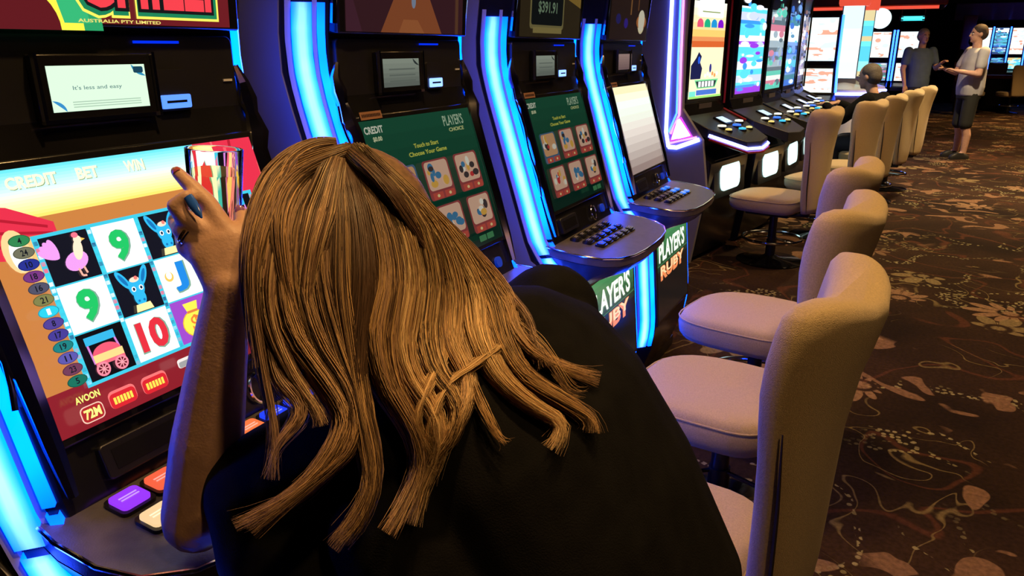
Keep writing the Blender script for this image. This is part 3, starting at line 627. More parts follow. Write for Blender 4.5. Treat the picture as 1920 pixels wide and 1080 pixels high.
put(copy_tree(protoA), -.375, 2.93, 170, 'tan upholstered swivel chair, third from the woman, before the pale cream screen machine', ROW1)
tag(put(chair_proto('swivel_stool', FABRIC, back=False), -.24, .84, 180, 'tan upholstered backless swivel stool under the woman in black', ROW1), cat='stool')
AN2 = R(10.6); D2 = V((sin(AN2), cos(AN2), 0)); N2 = V((cos(AN2), -sin(AN2), 0))
ROW2 = 'cream swivel chairs along the second machine row'
protoB = chair_proto('swivel_chair', FABRIC2, .49, 1.07)
base2 = [(5.22, -1.66, 178, 'cream swivel chair at the near end of the second row by the gold screen'),
         (6.22, -1.60, 172, 'cream swivel chair second in the second row, behind the seated man\'s elbow'),
         (7.05, -1.62, 180, 'cream swivel chair third in the second row, just before the seated man'),
         (8.02, -1.66, 178, 'cream swivel chair with the man in black sitting on it'),
         (8.85, -1.68, 180, 'cream swivel chair beside the legs of the man in grey shirt')]
for i, (t, k, fa, lb) in enumerate(base2):
    q = D2 * t + N2 * k; put(protoB if i == 0 else copy_tree(protoB), q.x, q.y, fa - 10.6, lb, ROW2)
# ------------------------------------------------------------------ second row: tall machines with neon outlines
NEONW = mat('white_neon', (.8, .8, .8), .4, emit=(1.15, 1.5, 9.0), es=1.3)
NEONP = mat('pink_neon', (.8, .3, .6), .4, emit=(2.2, .55, 1.6), es=1.1)
NEONB = mat('blue_neon', (.2, .4, .8), .4, emit=(.12, .6, 7.0), es=1.2)
BLUEP = mat('grey_blue_side_panel', (.22, .22, .28), .4, var=.1, vscale=3)
BELLYG = mat('belly_light', (.8, .9, .9), .4, emit=(.62, 1.0, .95), es=1.5)
rng = random.Random(11)
def art_tall(kind):
    def gold(p, w, h):
        p.grad(-w, w, -h, h, [(0, S(225, 225, 150)), (.3, S(250, 245, 210)), (.36, S(215, 120, 50)), (.4, S(250, 200, 110)), (.6, S(240, 250, 235)), (1, S(250, 235, 170))], 24); lo = -h
        p.rect(-w, w, lo, lo + .34, S(250, 240, 190)); p.rect(-w, w, lo + .34, lo + .38, S(205, 95, 45))
        p.poly([(-w + .01, lo + .13), (-.10, lo + .13), (-.08, lo + .2), (-.12, lo + .24), (-.10, lo + .28), (-.15, lo + .31), (-.19, lo + .27), (-w + .01, lo + .22)], S(25, 28, 70)); p.oval(-.14, lo + .255, .02, .025, S(40, 90, 210)); p.oval(.06, lo + .2, .02, .03, S(50, 50, 130))
        for k in range(6): p.oval(-.02 + .04 * k, lo + .15 + .012 * (k % 2), .018, .014, S(*rng.choice([(110, 190, 230), (230, 150, 90), (90, 110, 200), (240, 235, 230)])))
        p.poly([(-.2, lo + .125), (.21, lo + .125), (.16, lo + .065), (-.15, lo + .065)], S(120, 215, 150)); p.poly([(-.18, lo + .115), (.18, lo + .115), (.15, lo + .072), (-.14, lo + .072)], S(40, 60, 60))
        for k in range(5): p.rect(-.13 + .055 * k, -.09 + .055 * k, lo + .075, lo + .112, S(245, 245, 250), k == 0)
        p.rect(-.16, .19, lo + .02, lo + .055, S(60, 110, 200)); p.rect(-w, -.17, lo, lo + .05, S(110, 220, 200)); p.rect(-w, w, lo, lo + .015, S(150, 215, 110))
        for k, c in enumerate(((215, 80, 110), (30, 165, 120), (30, 140, 200), (120, 20, 190))): p.oval(-.17 + .115 * k, lo + .49, .05, .035, S(*c), 0, 180); p.rect(-.22 + .115 * k, -.12 + .115 * k, lo + .47, lo + .49, S(*c))
        p.rrect(0, lo + .60, .42, .13, S(240, 255, 250), .1); p.line([(-.15, lo + .57), (.15, lo + .57)], .008, S(140, 150, 90))
        for k in range(6): p.rect(-.17 + .06 * k, -.135 + .06 * k, lo + .70, lo + .76, S(70, 65, 30) if k % 2 else S(150, 130, 50))
    def mixed(p, w, h):
        base = {'violet': [(235, 245, 255), (150, 60, 220), (60, 150, 230), (240, 240, 250), (90, 215, 240), (200, 210, 250)], 'teal': [(150, 170, 180), (90, 190, 170), (200, 120, 140), (120, 140, 200), (220, 225, 220), (90, 110, 120)],
                'blue': [(60, 110, 200), (90, 190, 220), (230, 245, 245), (50, 70, 120), (110, 150, 210), (70, 130, 150)], 'grey': [(150, 140, 150), (90, 100, 120), (190, 160, 150), (70, 70, 90), (215, 215, 220), (120, 90, 90)],
                'white': [(245, 255, 255), (225, 250, 250), (250, 240, 232), (240, 165, 140), (250, 250, 250), (240, 250, 240), (235, 250, 255), (215, 240, 250)], 'cyan': [(120, 235, 240), (90, 210, 230), (210, 250, 250), (220, 190, 130), (150, 230, 220), (90, 190, 230)]}[kind]
        y = -h
        while y < h:
            d = rng.uniform(.015, .06); p.rect(-w, w, y, min(h, y + d), S(*rng.choice(base)), False); y += d
        p.k += 1
        for k in range(46):
            ox, oy = rng.uniform(.02, .11) * min(1, w / .22), rng.uniform(.008, .035) * min(1, h / .2); p.oval(rng.uniform(-w + ox, w - ox), rng.uniform(-h + oy, h - oy), ox, oy, S(*rng.choice(base)), n=12)
    return gold if kind == 'gold' else mixed
def tall_machine(x, y, an, label, art, neon, wing=False):
    r = empty('slot_machine', (x, y, 0), -R(an), label=label, cat='slot machine', group='second row of tall slot machines')
    prof = [(-.55, 0), (.10, 0), (.14, .04), (.20, .45), (.22, .70), (.10, .80), (-.02, 1.08), (-.03, 1.5), (.0, 1.9), (.06, 2.3), (-.55, 2.3)]
    MB().prism(prof, lambda a, b, h: (a, h, b), -.34, .34).build('cabinet', BLACK, r, ang=20)
    W = V((0, 0, 1)); O = V((-.018, 0, 1.66))
    o = slab(MB(), O, (0, 1, 0), W, .60, 1.14, -.03, .006).build('screen', BLACK, r, bevel=.004); p = Paint(O + V((.0065, 0, 0)), (0, 1, 0), W); art(p, .275, .545); p.build('picture', PRINT, o)
    p = Paint((-.004, 0, 1.06), (0, 1, 0), W); p.rect(-.10, .12, -.018, .018, S(70, 62, 60)); p.build('maker_plate', INK, r)
    # console
    hx = [(-.02, -.345), (.18, -.345), (.40, -.20), (.43, 0), (.40, .20), (.18, .345), (-.02, .345)]; cz = lambda x: 1.02 - .42 * (x + .02) if x < .3 else .885 - .35 * (x - .3)
    o = MB().loft([[(x, y, cz(x) - .07) for x, y in hx], [(x, y, cz(x)) for x, y in hx]]).build('console', DARKP, r, ang=20, bevel=.004)
    sl = V((-1, 0, .4)).normalized()
    b = slab(MB(), (.13, .03, cz(.13)), (0, 1, 0), sl, .15, .11, -.01, .012, r=.01).build('touch_pad', BLACK, o); p = Paint(V((.13, .03, cz(.13))) + V((.4, 0, 1)).normalized() * .0125, (0, 1, 0), sl); p.rrect(0, 0, .12, .085, S(200, 225, 240) if neon is not None else S(245, 230, 170), .1); p.build('pad_picture', PRINT, b)
    for x, y, c, s_ in ((.20, -.16, (250, 245, 220), .06), (.25, -.16, (225, 200, 110), .045), (.22, .06, (60, 120, 255), .06), (.27, .04, (60, 190, 240), .05), (.18, .20, (245, 250, 225), .06), (.27, .17, (220, 210, 130), .045)):
        k = MB().lathe([(s_ * .62, -.004), (s_ * .62, .008), (s_ * .5, .010), (.001, .010)], 14, (x, y, cz(x))).build('button', BLACK, o)
        MB().lathe([(s_ * .5, .010), (s_ * .47, .02), (.001, .024)], 14, (x, y, cz(x)), col=S(*c)).build('button_cap', PRINT, k)
    W = V((-.02, 0, .25)).normalized(); O = V((.212, .02, .58))
    o = slab(MB(), O, (0, 1, 0), W, .56, .27, -.03, .006, r=.02).build('belly_panel', DARKP, r); slab(MB(), O, (0, 1, 0), W, .36, .19, .006, .012, r=.06).build('belly_light', BELLYG, o)
    if neon:
        e = [(x + .008, y, cz(x) - .045) for x, y in hx[1:6]]; MB().tube(e, .011, 8).build('neon_edge', NEONW, r); MB().tube([(x + .004, y * 1.01, z - .025) for x, y, z in e], .010, 8).build('neon_halo_tube', mat('red_trim_and_halo', (.28, .012, .015), .3), r)  # dark red tube under the neon paints its red halo as colour
    for sp in ([(.0, .337, z) for z in (1.06, 1.4, 1.8, 2.28)], [(x, .337, cz(x) + .008) for x in (.0, .1, .18)]): MB().tube(sp, .009, 8).build('side_trim', mat('red_trim_and_halo', (.28, .012, .015), .3) if neon else STEEL, r)
    if wing:
        poly = [(-.55, 0), (.12, 0), (.2, .5), (.14, .83), (-.10, .81), (-.13, .9), (-.10, 1.5), (-.03, 2.3), (-.55, 2.3)]
        o = MB().prism([(-.55, 0), (.13, 0), (.21, .55), (.16, .86), (.0, 1.06), (-.012, 1.5), (.0, 2.3), (-.55, 2.3)], lambda a, b, h: (a, h, b), -.38, -.347).build('side_panel', BLUEP, r, smooth=False)
        y = -.388
        for pts, m, rad in (([(-.08, .80), (-.105, .9), (-.115, 1.42), (-.12, 1.75), (-.12, 2.28)], NEONW, .013), ([(-.085, .90), (-.035, 1.03), (-.05, 1.4), (-.075, 2.28)], NEONB, .007), ([(-.07, .89), (-.015, 1.02), (-.03, 1.4), (-.055, 2.28)], NEONP, .008), ([(-.08, .80), (-.02, .80), (.14, .865)], NEONW, .014), ([(-.08, .825), (.12, .88)], NEONP, .006)):
            MB().tube([(a, y, b) for a, b in pts], rad, 8).build('neon_tube', m, o)
        tr = [(-.065, .845), (.085, .885), (-.005, 1.0), (-.03, .99)]; MB().prism(tr, lambda a, b, h: (a, h, b), -.382, -.392).build('lit_triangle', mat('white_panel_light', (.9, .9, .9), .4, emit=(1.3, 1.35, 1.5), es=1.2), o)
        MB().tube([(a, y, b) for a, b in tr], .008, 6, loop=True).build('neon_tube', mat('violet_neon', (.4, .1, .6), .4, emit=(.7, .05, 1.5), es=1.2), o)
        l = [(-.55 + .06, y, .2)]
    return r
tall_machine(-1.225, 5.5, 10.6, 'tall slot machine with gold screen of gems at the near end of the second row', art_tall('gold'), True, True)
tall_machine(-1.058, 6.24, 10, 'tall slot machine with white and violet striped screen beside the gold screen machine', art_tall('violet'), False)
tall_machine(-.985, 6.98, 5, 'tall slot machine with grey-teal screen, third in the second row', art_tall('teal'), False)
tall_machine(-.945, 7.72, 3, 'tall slot machine with blue screen, fourth in the second row', art_tall('blue'), False)
tall_machine(-.935, 8.46, 1, 'tall slot machine with grey screen at the far end of the second row', art_tall('grey'), False)

# ------------------------------------------------------------------ machines further back
def far_machine(u, d, label, tops, mains, w=.62, face=None, side=BLUEP, h=1.95, group='slot machines further back in the hall'):
    """stands on the floor at pixel column u, depth d; faces the camera unless told otherwise"""
    q = px(u, 90, d); g = V((q.x, q.y, 0)); an = math.atan2(-g.y, -g.x) if face is None else R(face)
    r = empty('slot_machine', g, an, label=label, cat='slot machine', group=group); hw = w / 2
    MB().prism([(-.55, 0), (.12, 0), (.16, .62), (.30, .74), (.30, .80), (.06, .88), (-.04, 1.2), (-.06, h), (-.55, h)], lambda a, b, hh: (a, hh, b), -hw, hw).build('cabinet', BLACK, r, ang=20)
    for sg in (-1, 1):
        MB().prism([(-.54, .01), (.11, .01), (.15, .62), (.05, .86), (-.05, 1.2), (-.07, h), (-.54, h)], lambda a, b, hh: (a, hh, b), sg * hw, sg * (hw + .006)).build('side_panel', side, r, smooth=False)
        MB().tube([(.07, sg * (hw + .006), .9), (-.025, sg * (hw + .006), 1.2), (-.045, sg * (hw + .006), h)], .016, 8).build('neon_tube', NEONB if side is BLUEP else NEONW, r)
    W = V((-.10, 0, .32)); O = V((.012, 0, 1.045)); o = slab(MB(), O, (0, 1, 0), W, w * .86, .34, -.03, .01).build('main_screen', BLACK, r); p = Paint(O + V((.011, 0, .003)), (0, 1, 0), W); art_tall(mains)(p, w * .4, .155); p.build('picture', PRINT, o)
    W = V((-.02, 0, .75)); O = V((-.05, 0, 1.2 + (h - 1.2) / 2 + .03)); o = slab(MB(), O, (0, 1, 0), W, w * .86, h - 1.27, -.03, .012).build('top_screen', BLACK, r); p = Paint(O + V((.0125, 0, 0)), (0, 1, 0), W); art_tall(tops)(p, w * .4, (h - 1.32) / 2); p.build('picture', PRINT, o)
    o = MB().box(.06, .28, -hw * .92, hw * .92, .80, .815).build('button_deck', DECKM, r)
    for k in range(5): MB().lathe([(.022, 0), (.02, .01), (.001, .012)], 10, (.2, -hw * .7 + k * hw * .35, .815), col=S(120, 220, 255)).build('button', PRINT, o)
    return r
far_machine(1540, 9.6, 'slot machine with white and red screens just past the second row', 'white', 'white', w=.44, face=-78, h=1.85)
far_machine(1649, 13.2, 'slot machine with round white sign on top behind the seated man', 'white', 'teal', w=.40, h=1.75)
far_machine(1704, 13.0, 'slot machine with blue edge light half hidden by the man in blue shirt', 'white', 'white', w=.40, h=1.75)
far_machine(1232, 9.0, 'white screened slot machine seen through the gap between the two rows', 'white', 'white', w=.5, h=1.9, side=DARKP)
q = px(1649, 52, 13.1); sg = MB(); rr = empty('round_sign', (q.x, q.y, 1.75), math.atan2(-q.y, -q.x), label='round white illuminated sign standing on a slot machine', cat='sign')
MB().prism([(.17 * cos(2 * pi * i / 28), .19 + .17 * sin(2 * pi * i / 28)) for i in range(28)], lambda a, b, h: (h, a, b), -.04, .03).build('sign_box', mat('sign_white', (.9, .9, .9), .4, emit=(.9, 1.15, 1.15), es=1.1), rr)
MB().box(-.03, .02, -.03, .03, 0, .03).build('sign_foot', STEEL, rr)
# two pods with tall curved white and cyan screens
def pod(u, d, label, kind, wd, h0, h1, col):
    q = px(u, 90, d); r = empty('curved_slot_machine', (q.x, q.y, 0), math.atan2(-q.y, -q.x), label=label, cat='slot machine', group='curved screen machines past the second row')
    cx = lambda z: -.12 + .30 * ((z - 1.35) / 1.0) ** 2
    zs = [.95 + (h1 - .95) * i / 14 for i in range(15)]
    MB().loft([[(cx(z) - .14, -wd, z), (cx(z), -wd, z), (cx(z), wd, z), (cx(z) - .14, wd, z)] for z in zs]).build('screen_shell', BLUEP, r, ang=30)
    mb = MB(); rows = [[(cx(z) + .006, -wd * .9, z), (cx(z) + .006, wd * .9, z)] for z in zs[1:]]; rg = random.Random(len(label))
    for a, b in zip(rows, rows[1:]): mb.loft([a, b], cap=False, closed=False, col=S(*rg.choice(col)))
    mb.build('screen_picture', PRINT, r, smooth=False)
    MB().lathe([(.30, 0), (.32, .05), (.24, .12), (.22, .60), (.36, .74), (.40, .82), (.38, .88), (.12, .95), (.001, .97)], 28, (-.1, 0, 0)).build('pedestal', mat('pod_white', (.6, .65, .75), .3), r)
    MB().tube([(-.1 + .40 * cos(2 * pi * i / 28), .40 * sin(2 * pi * i / 28), .82) for i in range(28)], .02, 8, loop=True).build('ring_light', NEONW, r)
    MB().lathe([(wd * 1.3, 0), (wd * 1.4, .04), (wd * 1.4, .20), (.001, .22)], 24, (cx(h1) - .07, 0, h1)).build('crown', mat('red_crown_light', (.6, .05, .03), .4, emit=(.9, .10, .05), es=.9), r)
pod(1592, 10.8, 'pod machine with tall curved white screen and red crown', 'w', .15, 0, 2.02, [(235, 255, 255), (225, 250, 255), (245, 255, 250), (215, 245, 250)])
pod(1619, 11.6, 'pod machine with tall curved cyan screen beside the white one', 'c', .11, 0, 2.0, [(110, 230, 235), (150, 235, 235), (90, 205, 230), (215, 200, 150)])
# the far end of the hall: a lit row under the mauve bulkhead, tables and chairs in front of it
LBL = ['%s in the far lit row, %s from the rose column' % q for q in (('white and cyan slot machine', 'first'), ('blue screened slot machine', 'second'), ('white and cyan slot machine', 'third'), ('blue screened slot machine', 'fourth'))]
for i, u in enumerate((1842, 1874, 1906, 1938)):
    far_machine(u, 20.4, LBL[i], ('white', 'cyan', 'white', 'blue')[i % 4] if i % 2 == 0 else 'blue', 'cyan' if i % 2 == 0 else 'blue', w=.38, h=2.0, group='far lit machine row', face=-90)

FARG = 'cream chairs around the far gaming table'
for u, d, fa, lb in ((1836, 17.2, 60, 'cream swivel chair at the near end of the far dark gaming table'), (1912, 17.0, 120, 'cream swivel chair at the right end of the far dark gaming table'), (1880, 19.6, -90, 'cream swivel chair behind the far dark gaming table')):
    q = px(u, 90, d); put(copy_tree(protoB), q.x, q.y, fa, lb, FARG)
q = px(1876, 90, 18.2); tb = empty('gaming_table', (q.x, q.y, 0), 0, label='dark gaming table with red felt top in the far aisle', cat='table')
MB().loft([ring2 for ring2 in [[(.62 * sx * cos(2 * pi * i / 28), .34 * sx * sin(2 * pi * i / 28), z) for i in range(28)] for sx, z in ((.96, .74), (1, .76), (1, .80), (.97, .815))]]).build('table_top', mat('red_felt', (.35, .05, .03), .8, var=.15, vscale=20), tb)
MB().loft([[(.45 * sx * cos(2 * pi * i / 24), .22 * sx * sin(2 * pi * i / 24), z) for i in range(24)] for sx, z in ((1, 0), (1, .06), (.8, .1), (.8, .70), (1, .74))]).build('table_base', DARKP, tb)
# ------------------------------------------------------------------ bodies
def blob(name, mb, m, parent, voxel=.01, smooth=4):
    me = mb.mesh(name + '_raw'); o = bpy.data.objects.new(name, me); COL.objects.link(o)
    r = o.modifiers.new('Remesh', 'REMESH'); r.mode = 'VOXEL'; r.voxel_size = voxel; r.use_smooth_shade = True
    s = o.modifiers.new('Smooth', 'SMOOTH'); s.iterations = smooth; s.factor = .5
    bpy.context.view_layer.update()
    new = bpy.data.meshes.new_from_object(o.evaluated_get(bpy.context.evaluated_depsgraph_get())); new.name = name
    o.modifiers.clear(); o.data = new; bpy.data.meshes.remove(me); new.materials.clear(); new.materials.append(m); new.shade_smooth()
    if parent: o.parent = parent
    return o
def ring(c, ax, rx, ay, ry, n=20, e=.8):
    c = V(c); ax = V(ax).normalized(); ay = V(ay).normalized(); out = []
    for i in range(n):
        a = 2 * pi * i / n; out.append(c + ax * rx * math.copysign(abs(cos(a)) ** e, cos(a)) + ay * ry * math.copysign(abs(sin(a)) ** e, sin(a)))
    return out
def head(mb, c, s=1.0, fwd=V((1, 0, 0)), up=V((0, 0, 1))):
    """skull, jaw, nose, ears; c = centre of the skull"""
    fwd = fwd.normalized(); lf = up.cross(fwd).normalized(); up = fwd.cross(lf); rot = M((fwd, lf, up)).transposed(); c = V(c); q = lambda x, y, z: c + (fwd * x + lf * y + up * z) * s
    mb.ell(q(-.01, 0, .02), (.095 * s, .075 * s, .095 * s), rot); mb.ell(q(.025, 0, -.05), (.062 * s, .055 * s, .068 * s), rot)
    mb.cone(q(.082, 0, .0), .008 * s, q(.102, 0, -.028), .013 * s); mb.ell(q(.066, 0, -.098), (.018 * s, .022 * s, .014 * s), rot)
    for sg in (-1, 1): mb.ell(q(-.008, sg * .076, -.012), (.018 * s, .010 * s, .030 * s), rot)
    return q
def face(q, s, parent):
    for sg in (-1, 1):
        MB().ell(q(.077, sg * .030, -.002), (.010 * s,) * 3, n=10, m=6).build('eye', mat('eye_white', (.7, .68, .66), .3), parent); MB().ell(q(.0855, sg * .030, -.002), (.0045 * s,) * 3, n=8, m=5).build('iris', mat('iris_brown', (.05, .025, .015), .3), parent)
        MB().tube([q(.080, sg * .016, .018), q(.082, sg * .030, .022), q(.072, sg * .046, .018)], .004 * s, 6).build('eyebrow', mat('brow_hair', (.05, .03, .02), .8), parent)
    MB().tube([q(.078, -.022, -.062), q(.087, 0, -.060), q(.078, .022, -.062)], [.003 * s, .007 * s, .003 * s], 6).build('lips', mat('lips', (.42, .15, .13), .5), parent)
def hand(mb, wrist, fwd, up, s=1.0, curl=35, side=1):
    """palm plus five fingers curling towards -up; side = +1 thumb to the left of fwd"""
    fwd = V(fwd).normalized(); up = V(up); up = (up - fwd * up.dot(fwd)).normalized(); lf = up.cross(fwd); w = V(wrist)
    q = lambda x, y, z: w + (fwd * x + lf * y * side + up * z) * s
    mb.loft([ring(q(x, 0, 0), lf, hw * s, up, hh * s, 12) for x, hw, hh in ((-.01, .024, .019), (.03, .034, .015), (.07, .041, .014), (.088, .038, .011))])
    for k, (y, L) in enumerate(((.028, .070), (.009, .078), (-.010, .072), (-.028, .056))):
        p = q(.084, y, 0); a = R(curl * .5)
        for j, f in enumerate((.45, .32, .23)):
            n = p + (fwd * cos(a) - up * sin(a)) * L * f * s; mb.cone(p, (.0095 - .001 * j) * s, n, (.009 - .0012 * j) * s, 8); p = n; a += R(curl)
    p = q(.02, .030, -.004); n = q(.055, .058, -.016); mb.cone(p, .014 * s, n, .011 * s, 8); mb.cone(n, .011 * s, q(.085, .060, -.026), .008 * s, 8)
def stand(u_pos, yaw, label, shirt, legs, hair, scale=1.0, short=True, arms=None, shoes=(.02, .02, .02), skin=SKIN):
    r = empty('person', (u_pos.x, u_pos.y, 0), yaw, label=label, cat='person'); r.scale = (scale,) * 3
    cl = mat('cloth_%.2f_%.2f_%.2f' % shirt, shirt, .8, var=.1, vscale=12, bump=.3, bscale=200); tr = mat('cloth_%.2f_%.2f_%.2f' % legs, legs, .8, var=.15, vscale=12)
    body = MB(); q = head(body, (.02, 0, 1.63)); body.cone((0, 0, 1.40), .06, (.01, 0, 1.56), .055)
    body.loft([ring((0, 0, z), (1, 0, 0), d, (0, 1, 0), w_) for z, d, w_ in ((.86, .10, .15), (1.0, .12, .165), (1.2, .12, .17), (1.36, .10, .17), (1.42, .07, .12))])
    sh = MB(); sh.loft([ring((0, 0, z), (1, 0, 0), d, (0, 1, 0), w_) for z, d, w_ in ((.84, .14, .185), (.95, .155, .19), (1.1, .15, .185), (1.28, .135, .195), (1.39, .10, .185), (1.45, .065, .10))])
    for sg in (-1, 1):
        S0 = V((-.01, sg * .20, 1.40)); E, Wp, hf, hu = arms[0 if sg > 0 else 1]
        E = V(E); Wp = V(Wp); body.cone(S0, .052, E, .042); body.cone(E, .042, Wp, .027); hand(body, Wp, hf, hu, 1, 40, -sg)
        sh.cone(S0, .072, S0.lerp(E, .62), .064)
        hp = V((0, sg * .09, .88)); kn = V((.025, sg * .10, .48)); an = V((-.01, sg * .115, .08))
        body.cone(hp, .082, kn, .058); body.cone(kn, .056, V((-.015, sg * .11, .32)), .055); body.cone(V((-.015, sg * .11, .32)), .055, an, .037); body.cone(an, .037, (.09, sg * .13, .03), .028)
    b = blob('body', body, skin, r, .011, 3); blob('shirt', sh, cl, r, .012, 4)
    lg = MB(); lg.loft([ring((0, 0, z), (1, 0, 0), d, (0, 1, 0), w_) for z, d, w_ in ((.80, .13, .175), (.92, .142, .178))])
    for sg in (-1, 1):
        e = V((.02, sg * .10, .47)) if short else V((-.01, sg * .115, .09)); lg.cone((0, sg * .09, .86), .10, e, .085 if short else .06)
    blob('shorts' if short else 'trousers', lg, tr, r, .012, 3)
    for sg in (-1, 1): MB().loft([ring((.04, sg * .122, z), (1, .12 * sg, 0), L, (0, 1, 0), w_, e=.7) for z, L, w_ in ((.0, .135, .046), (.03, .137, .048), (.055, .12, .045), (.085, .065, .040))]).build('shoe', mat('shoe_%.2f' % shoes[0], shoes, .5), r, ang=60)
    hm = MB(); hm.ell((.0, 0, 1.665), (.098, .083, .09)); hm.ell((-.03, 0, 1.63), (.075, .08, .085)); blob('hair', hm, mat('hair_%.2f_%.2f' % hair[:2], hair, .7, var=.3, vscale=90), r, .012, 2)
    face(q, 1, r); return r
q = onz(1795, 296, 0); yaw = R(200)
stand(q, yaw, 'standing man in pale grey t-shirt and dark shorts holding a phone', (.44, .45, .50), (.02, .022, .02), (.05, .035, .03), arms=[((.04, .26, 1.12), (.26, .12, 1.16), (.8, -.4, .3), (.2, 0, 1)), ((.10, -.27, 1.13), (.30, -.10, 1.17), (.8, .4, .3), (.2, 0, 1))])
ph = empty('mobile_phone', (q.x + .37 * cos(yaw) - .02 * sin(yaw), q.y + .37 * sin(yaw) + .02 * cos(yaw), 1.205), yaw, label='dark mobile phone in the hands of the man in grey', cat='phone')
slab(MB(), (0, 0, 0), (0, 1, 0), (1, 0, .5), .075, .15, -.005, .005, r=.01).build('phone_body', BLACK, ph); slab(MB(), (0, 0, 0), (0, 1, 0), (1, 0, .5), .066, .138, .005, .0055).build('phone_screen', mat('phone_screen_dark', (.02, .02, .02), .1), ph)
q2 = px(1728, 90, 12.0); q2.z = 0
stand(q2, R(-60), 'standing man in blue-grey shirt looking across at the man in grey', (.08, .13, .25), (.03, .035, .05), (.35, .33, .30), arms=[((.06, .26, 1.14), (.27, .20, 1.22), (.9, .1, .5), (0, 0, 1)), ((.02, -.27, 1.12), (.12, -.26, .88), (.3, 0, -1), (1, 0, 0))], short=False)
q3 = px(1822, 90, 16.5); q3.z = 0
stand(q3, R(70), 'far standing person in black top with dark hair behind the man in grey', (.02, .02, .02), (.03, .03, .03), (.015, .012, .01), .97, short=False, arms=[((.02, .27, 1.12), (.12, .24, .88), (.3, 0, -1), (1, 0, 0)), ((.02, -.27, 1.12), (.12, -.26, .88), (.3, 0, -1), (1, 0, 0))])
# man sitting at the second row
ch = D2 * 8.02 + N2 * -1.66; sd = empty('person', (ch.x, ch.y, 0), R(180) - AN2 - R(8), label='man in black clothes sitting at the second row reaching for the buttons', cat='person')
bd = MB(); q = head(bd, (.14, 0, 1.19), 1, V((1, 0, -.15))); bd.cone((.06, 0, .98), .055, (.11, 0, 1.12), .052)
bd.loft([ring(c, (1, 0, .1), d, (0, 1, 0), w_) for c, d, w_ in (((.0, 0, .56), .11, .16), ((.01, 0, .75), .11, .16), ((.05, 0, .95), .09, .15))])
cs = MB(); cs.loft([ring(c, (1, 0, .1), d, (0, 1, 0), w_) for c, d, w_ in (((-.01, 0, .52), .13, .19), ((.0, 0, .68), .14, .19), ((.03, 0, .86), .13, .20), ((.05, 0, .98), .10, .20), ((.06, 0, 1.04), .06, .09))])
ct = MB()
for sg in (-1, 1):
    sh_ = V((.05, sg * .20, .98)); E = V((.24, sg * .27, .80)); Wp = V((.47, sg * .17, .92)); bd.cone(sh_, .05, E, .042); bd.cone(E, .042, Wp, .028); hand(bd, Wp, (1, -.2 * sg, -.1), (0, 0, 1), 1, 25, -sg)
    cs.cone(sh_, .07, E, .06); cs.cone(E, .058, E.lerp(Wp, .85), .045)
    hp = V((.0, sg * .10, .58)); kn = V((.36, sg * .13, .55)); an = V((.30, sg * .13, .24)); bd.cone(hp, .08, kn, .06); bd.cone(kn, .055, an, .04); bd.cone(an, .038, (.40, sg * .13, .21), .03); ct.cone(hp, .095, kn, .078); ct.cone(kn, .075, an, .055)
blob('body', bd, SKIN, sd, .011, 3); blob('jumper', cs, BLK_CLOTH, sd, .012, 4); blob('trousers', ct, mat('navy_denim', (.015, .02, .04), .8), sd, .012, 3)
for sg in (-1, 1): MB().loft([ring((.36, sg * .13, z), (1, 0, 0), L, (0, 1, 0), w_, e=.7) for z, L, w_ in ((.175, .13, .045), (.21, .13, .046), (.25, .06, .04))]).build('shoe', mat('shoe_white', (.55, .55, .55), .5), sd)
hm = MB(); hm.ell((.12, 0, 1.225), (.098, .083, .09)); hm.ell((.09, 0, 1.19), (.075, .08, .085)); blob('hair', hm, mat('hair_grey', (.10, .085, .08), .7, var=.3, vscale=90), sd, .012, 2); face(q, 1, sd)
# ------------------------------------------------------------------ the woman leaning on the first machine
wr = empty('person', (-.22, .84, 0), label='blonde woman in black top slumped over the slot machine with her head on her hand', cat='person')
def own(o): o.parent = wr; o.location = -wr.location; return o
LS, RS = V((-.46, .64, 1.04)), V((-.46, 1.05, 1.04))
EL, WR = px(371, 970, .955), px(427, 535, .865)
HC = V((-.588, .718, 1.220)); HF = V((-.72, .05, -.62))
GL = px(396, 372, .915)                                     # middle of the glass
bd = MB(); hq = head(bd, HC, .92, HF, V((-.6, 0, .75)))
bd.cone((-.49, .81, 1.08), .058, (-.575, .735, 1.165), .052)
dax = V((.85, 0, .5))
SPN = [((-.20, .84, .55), .20, .14), ((-.22, .84, .70), .19, .13), ((-.30, .84, .85), .175, .12), ((-.38, .84, .98), .17, .11), ((-.45, .84, 1.06), .15, .085)]
bd.loft([ring(c, (0, 1, 0), w_, dax, d) for c, w_, d in SPN])
bd.cone(LS, .052, EL, .043); bd.cone(EL, .0445, EL.lerp(WR, .35), .0435); bd.cone(EL.lerp(WR, .35), .0435, EL.lerp(WR, .7), .034); bd.cone(EL.lerp(WR, .7), .034, WR, .0245)
RE, RW = V((-.64, 1.05, .90)), V((-.76, 1.0, .885)); bd.cone(RS, .05, RE, .042); bd.cone(RE, .042, RW, .026); hand(bd, RW, (-.8, -.6, -.05), (0, 0, 1), .9, 25, 1)
for sg in (-1, 1):
    hp, kn, an = V((-.20, .84 + sg * .10, .57)), V((-.55, .84 + sg * .12, .56)), V((-.50, .84 + sg * .12, .22)); bd.cone(hp, .085, kn, .06); bd.cone(kn, .055, an, .036); bd.cone(an, .036, an + V((-.12, 0, -.03)), .026)
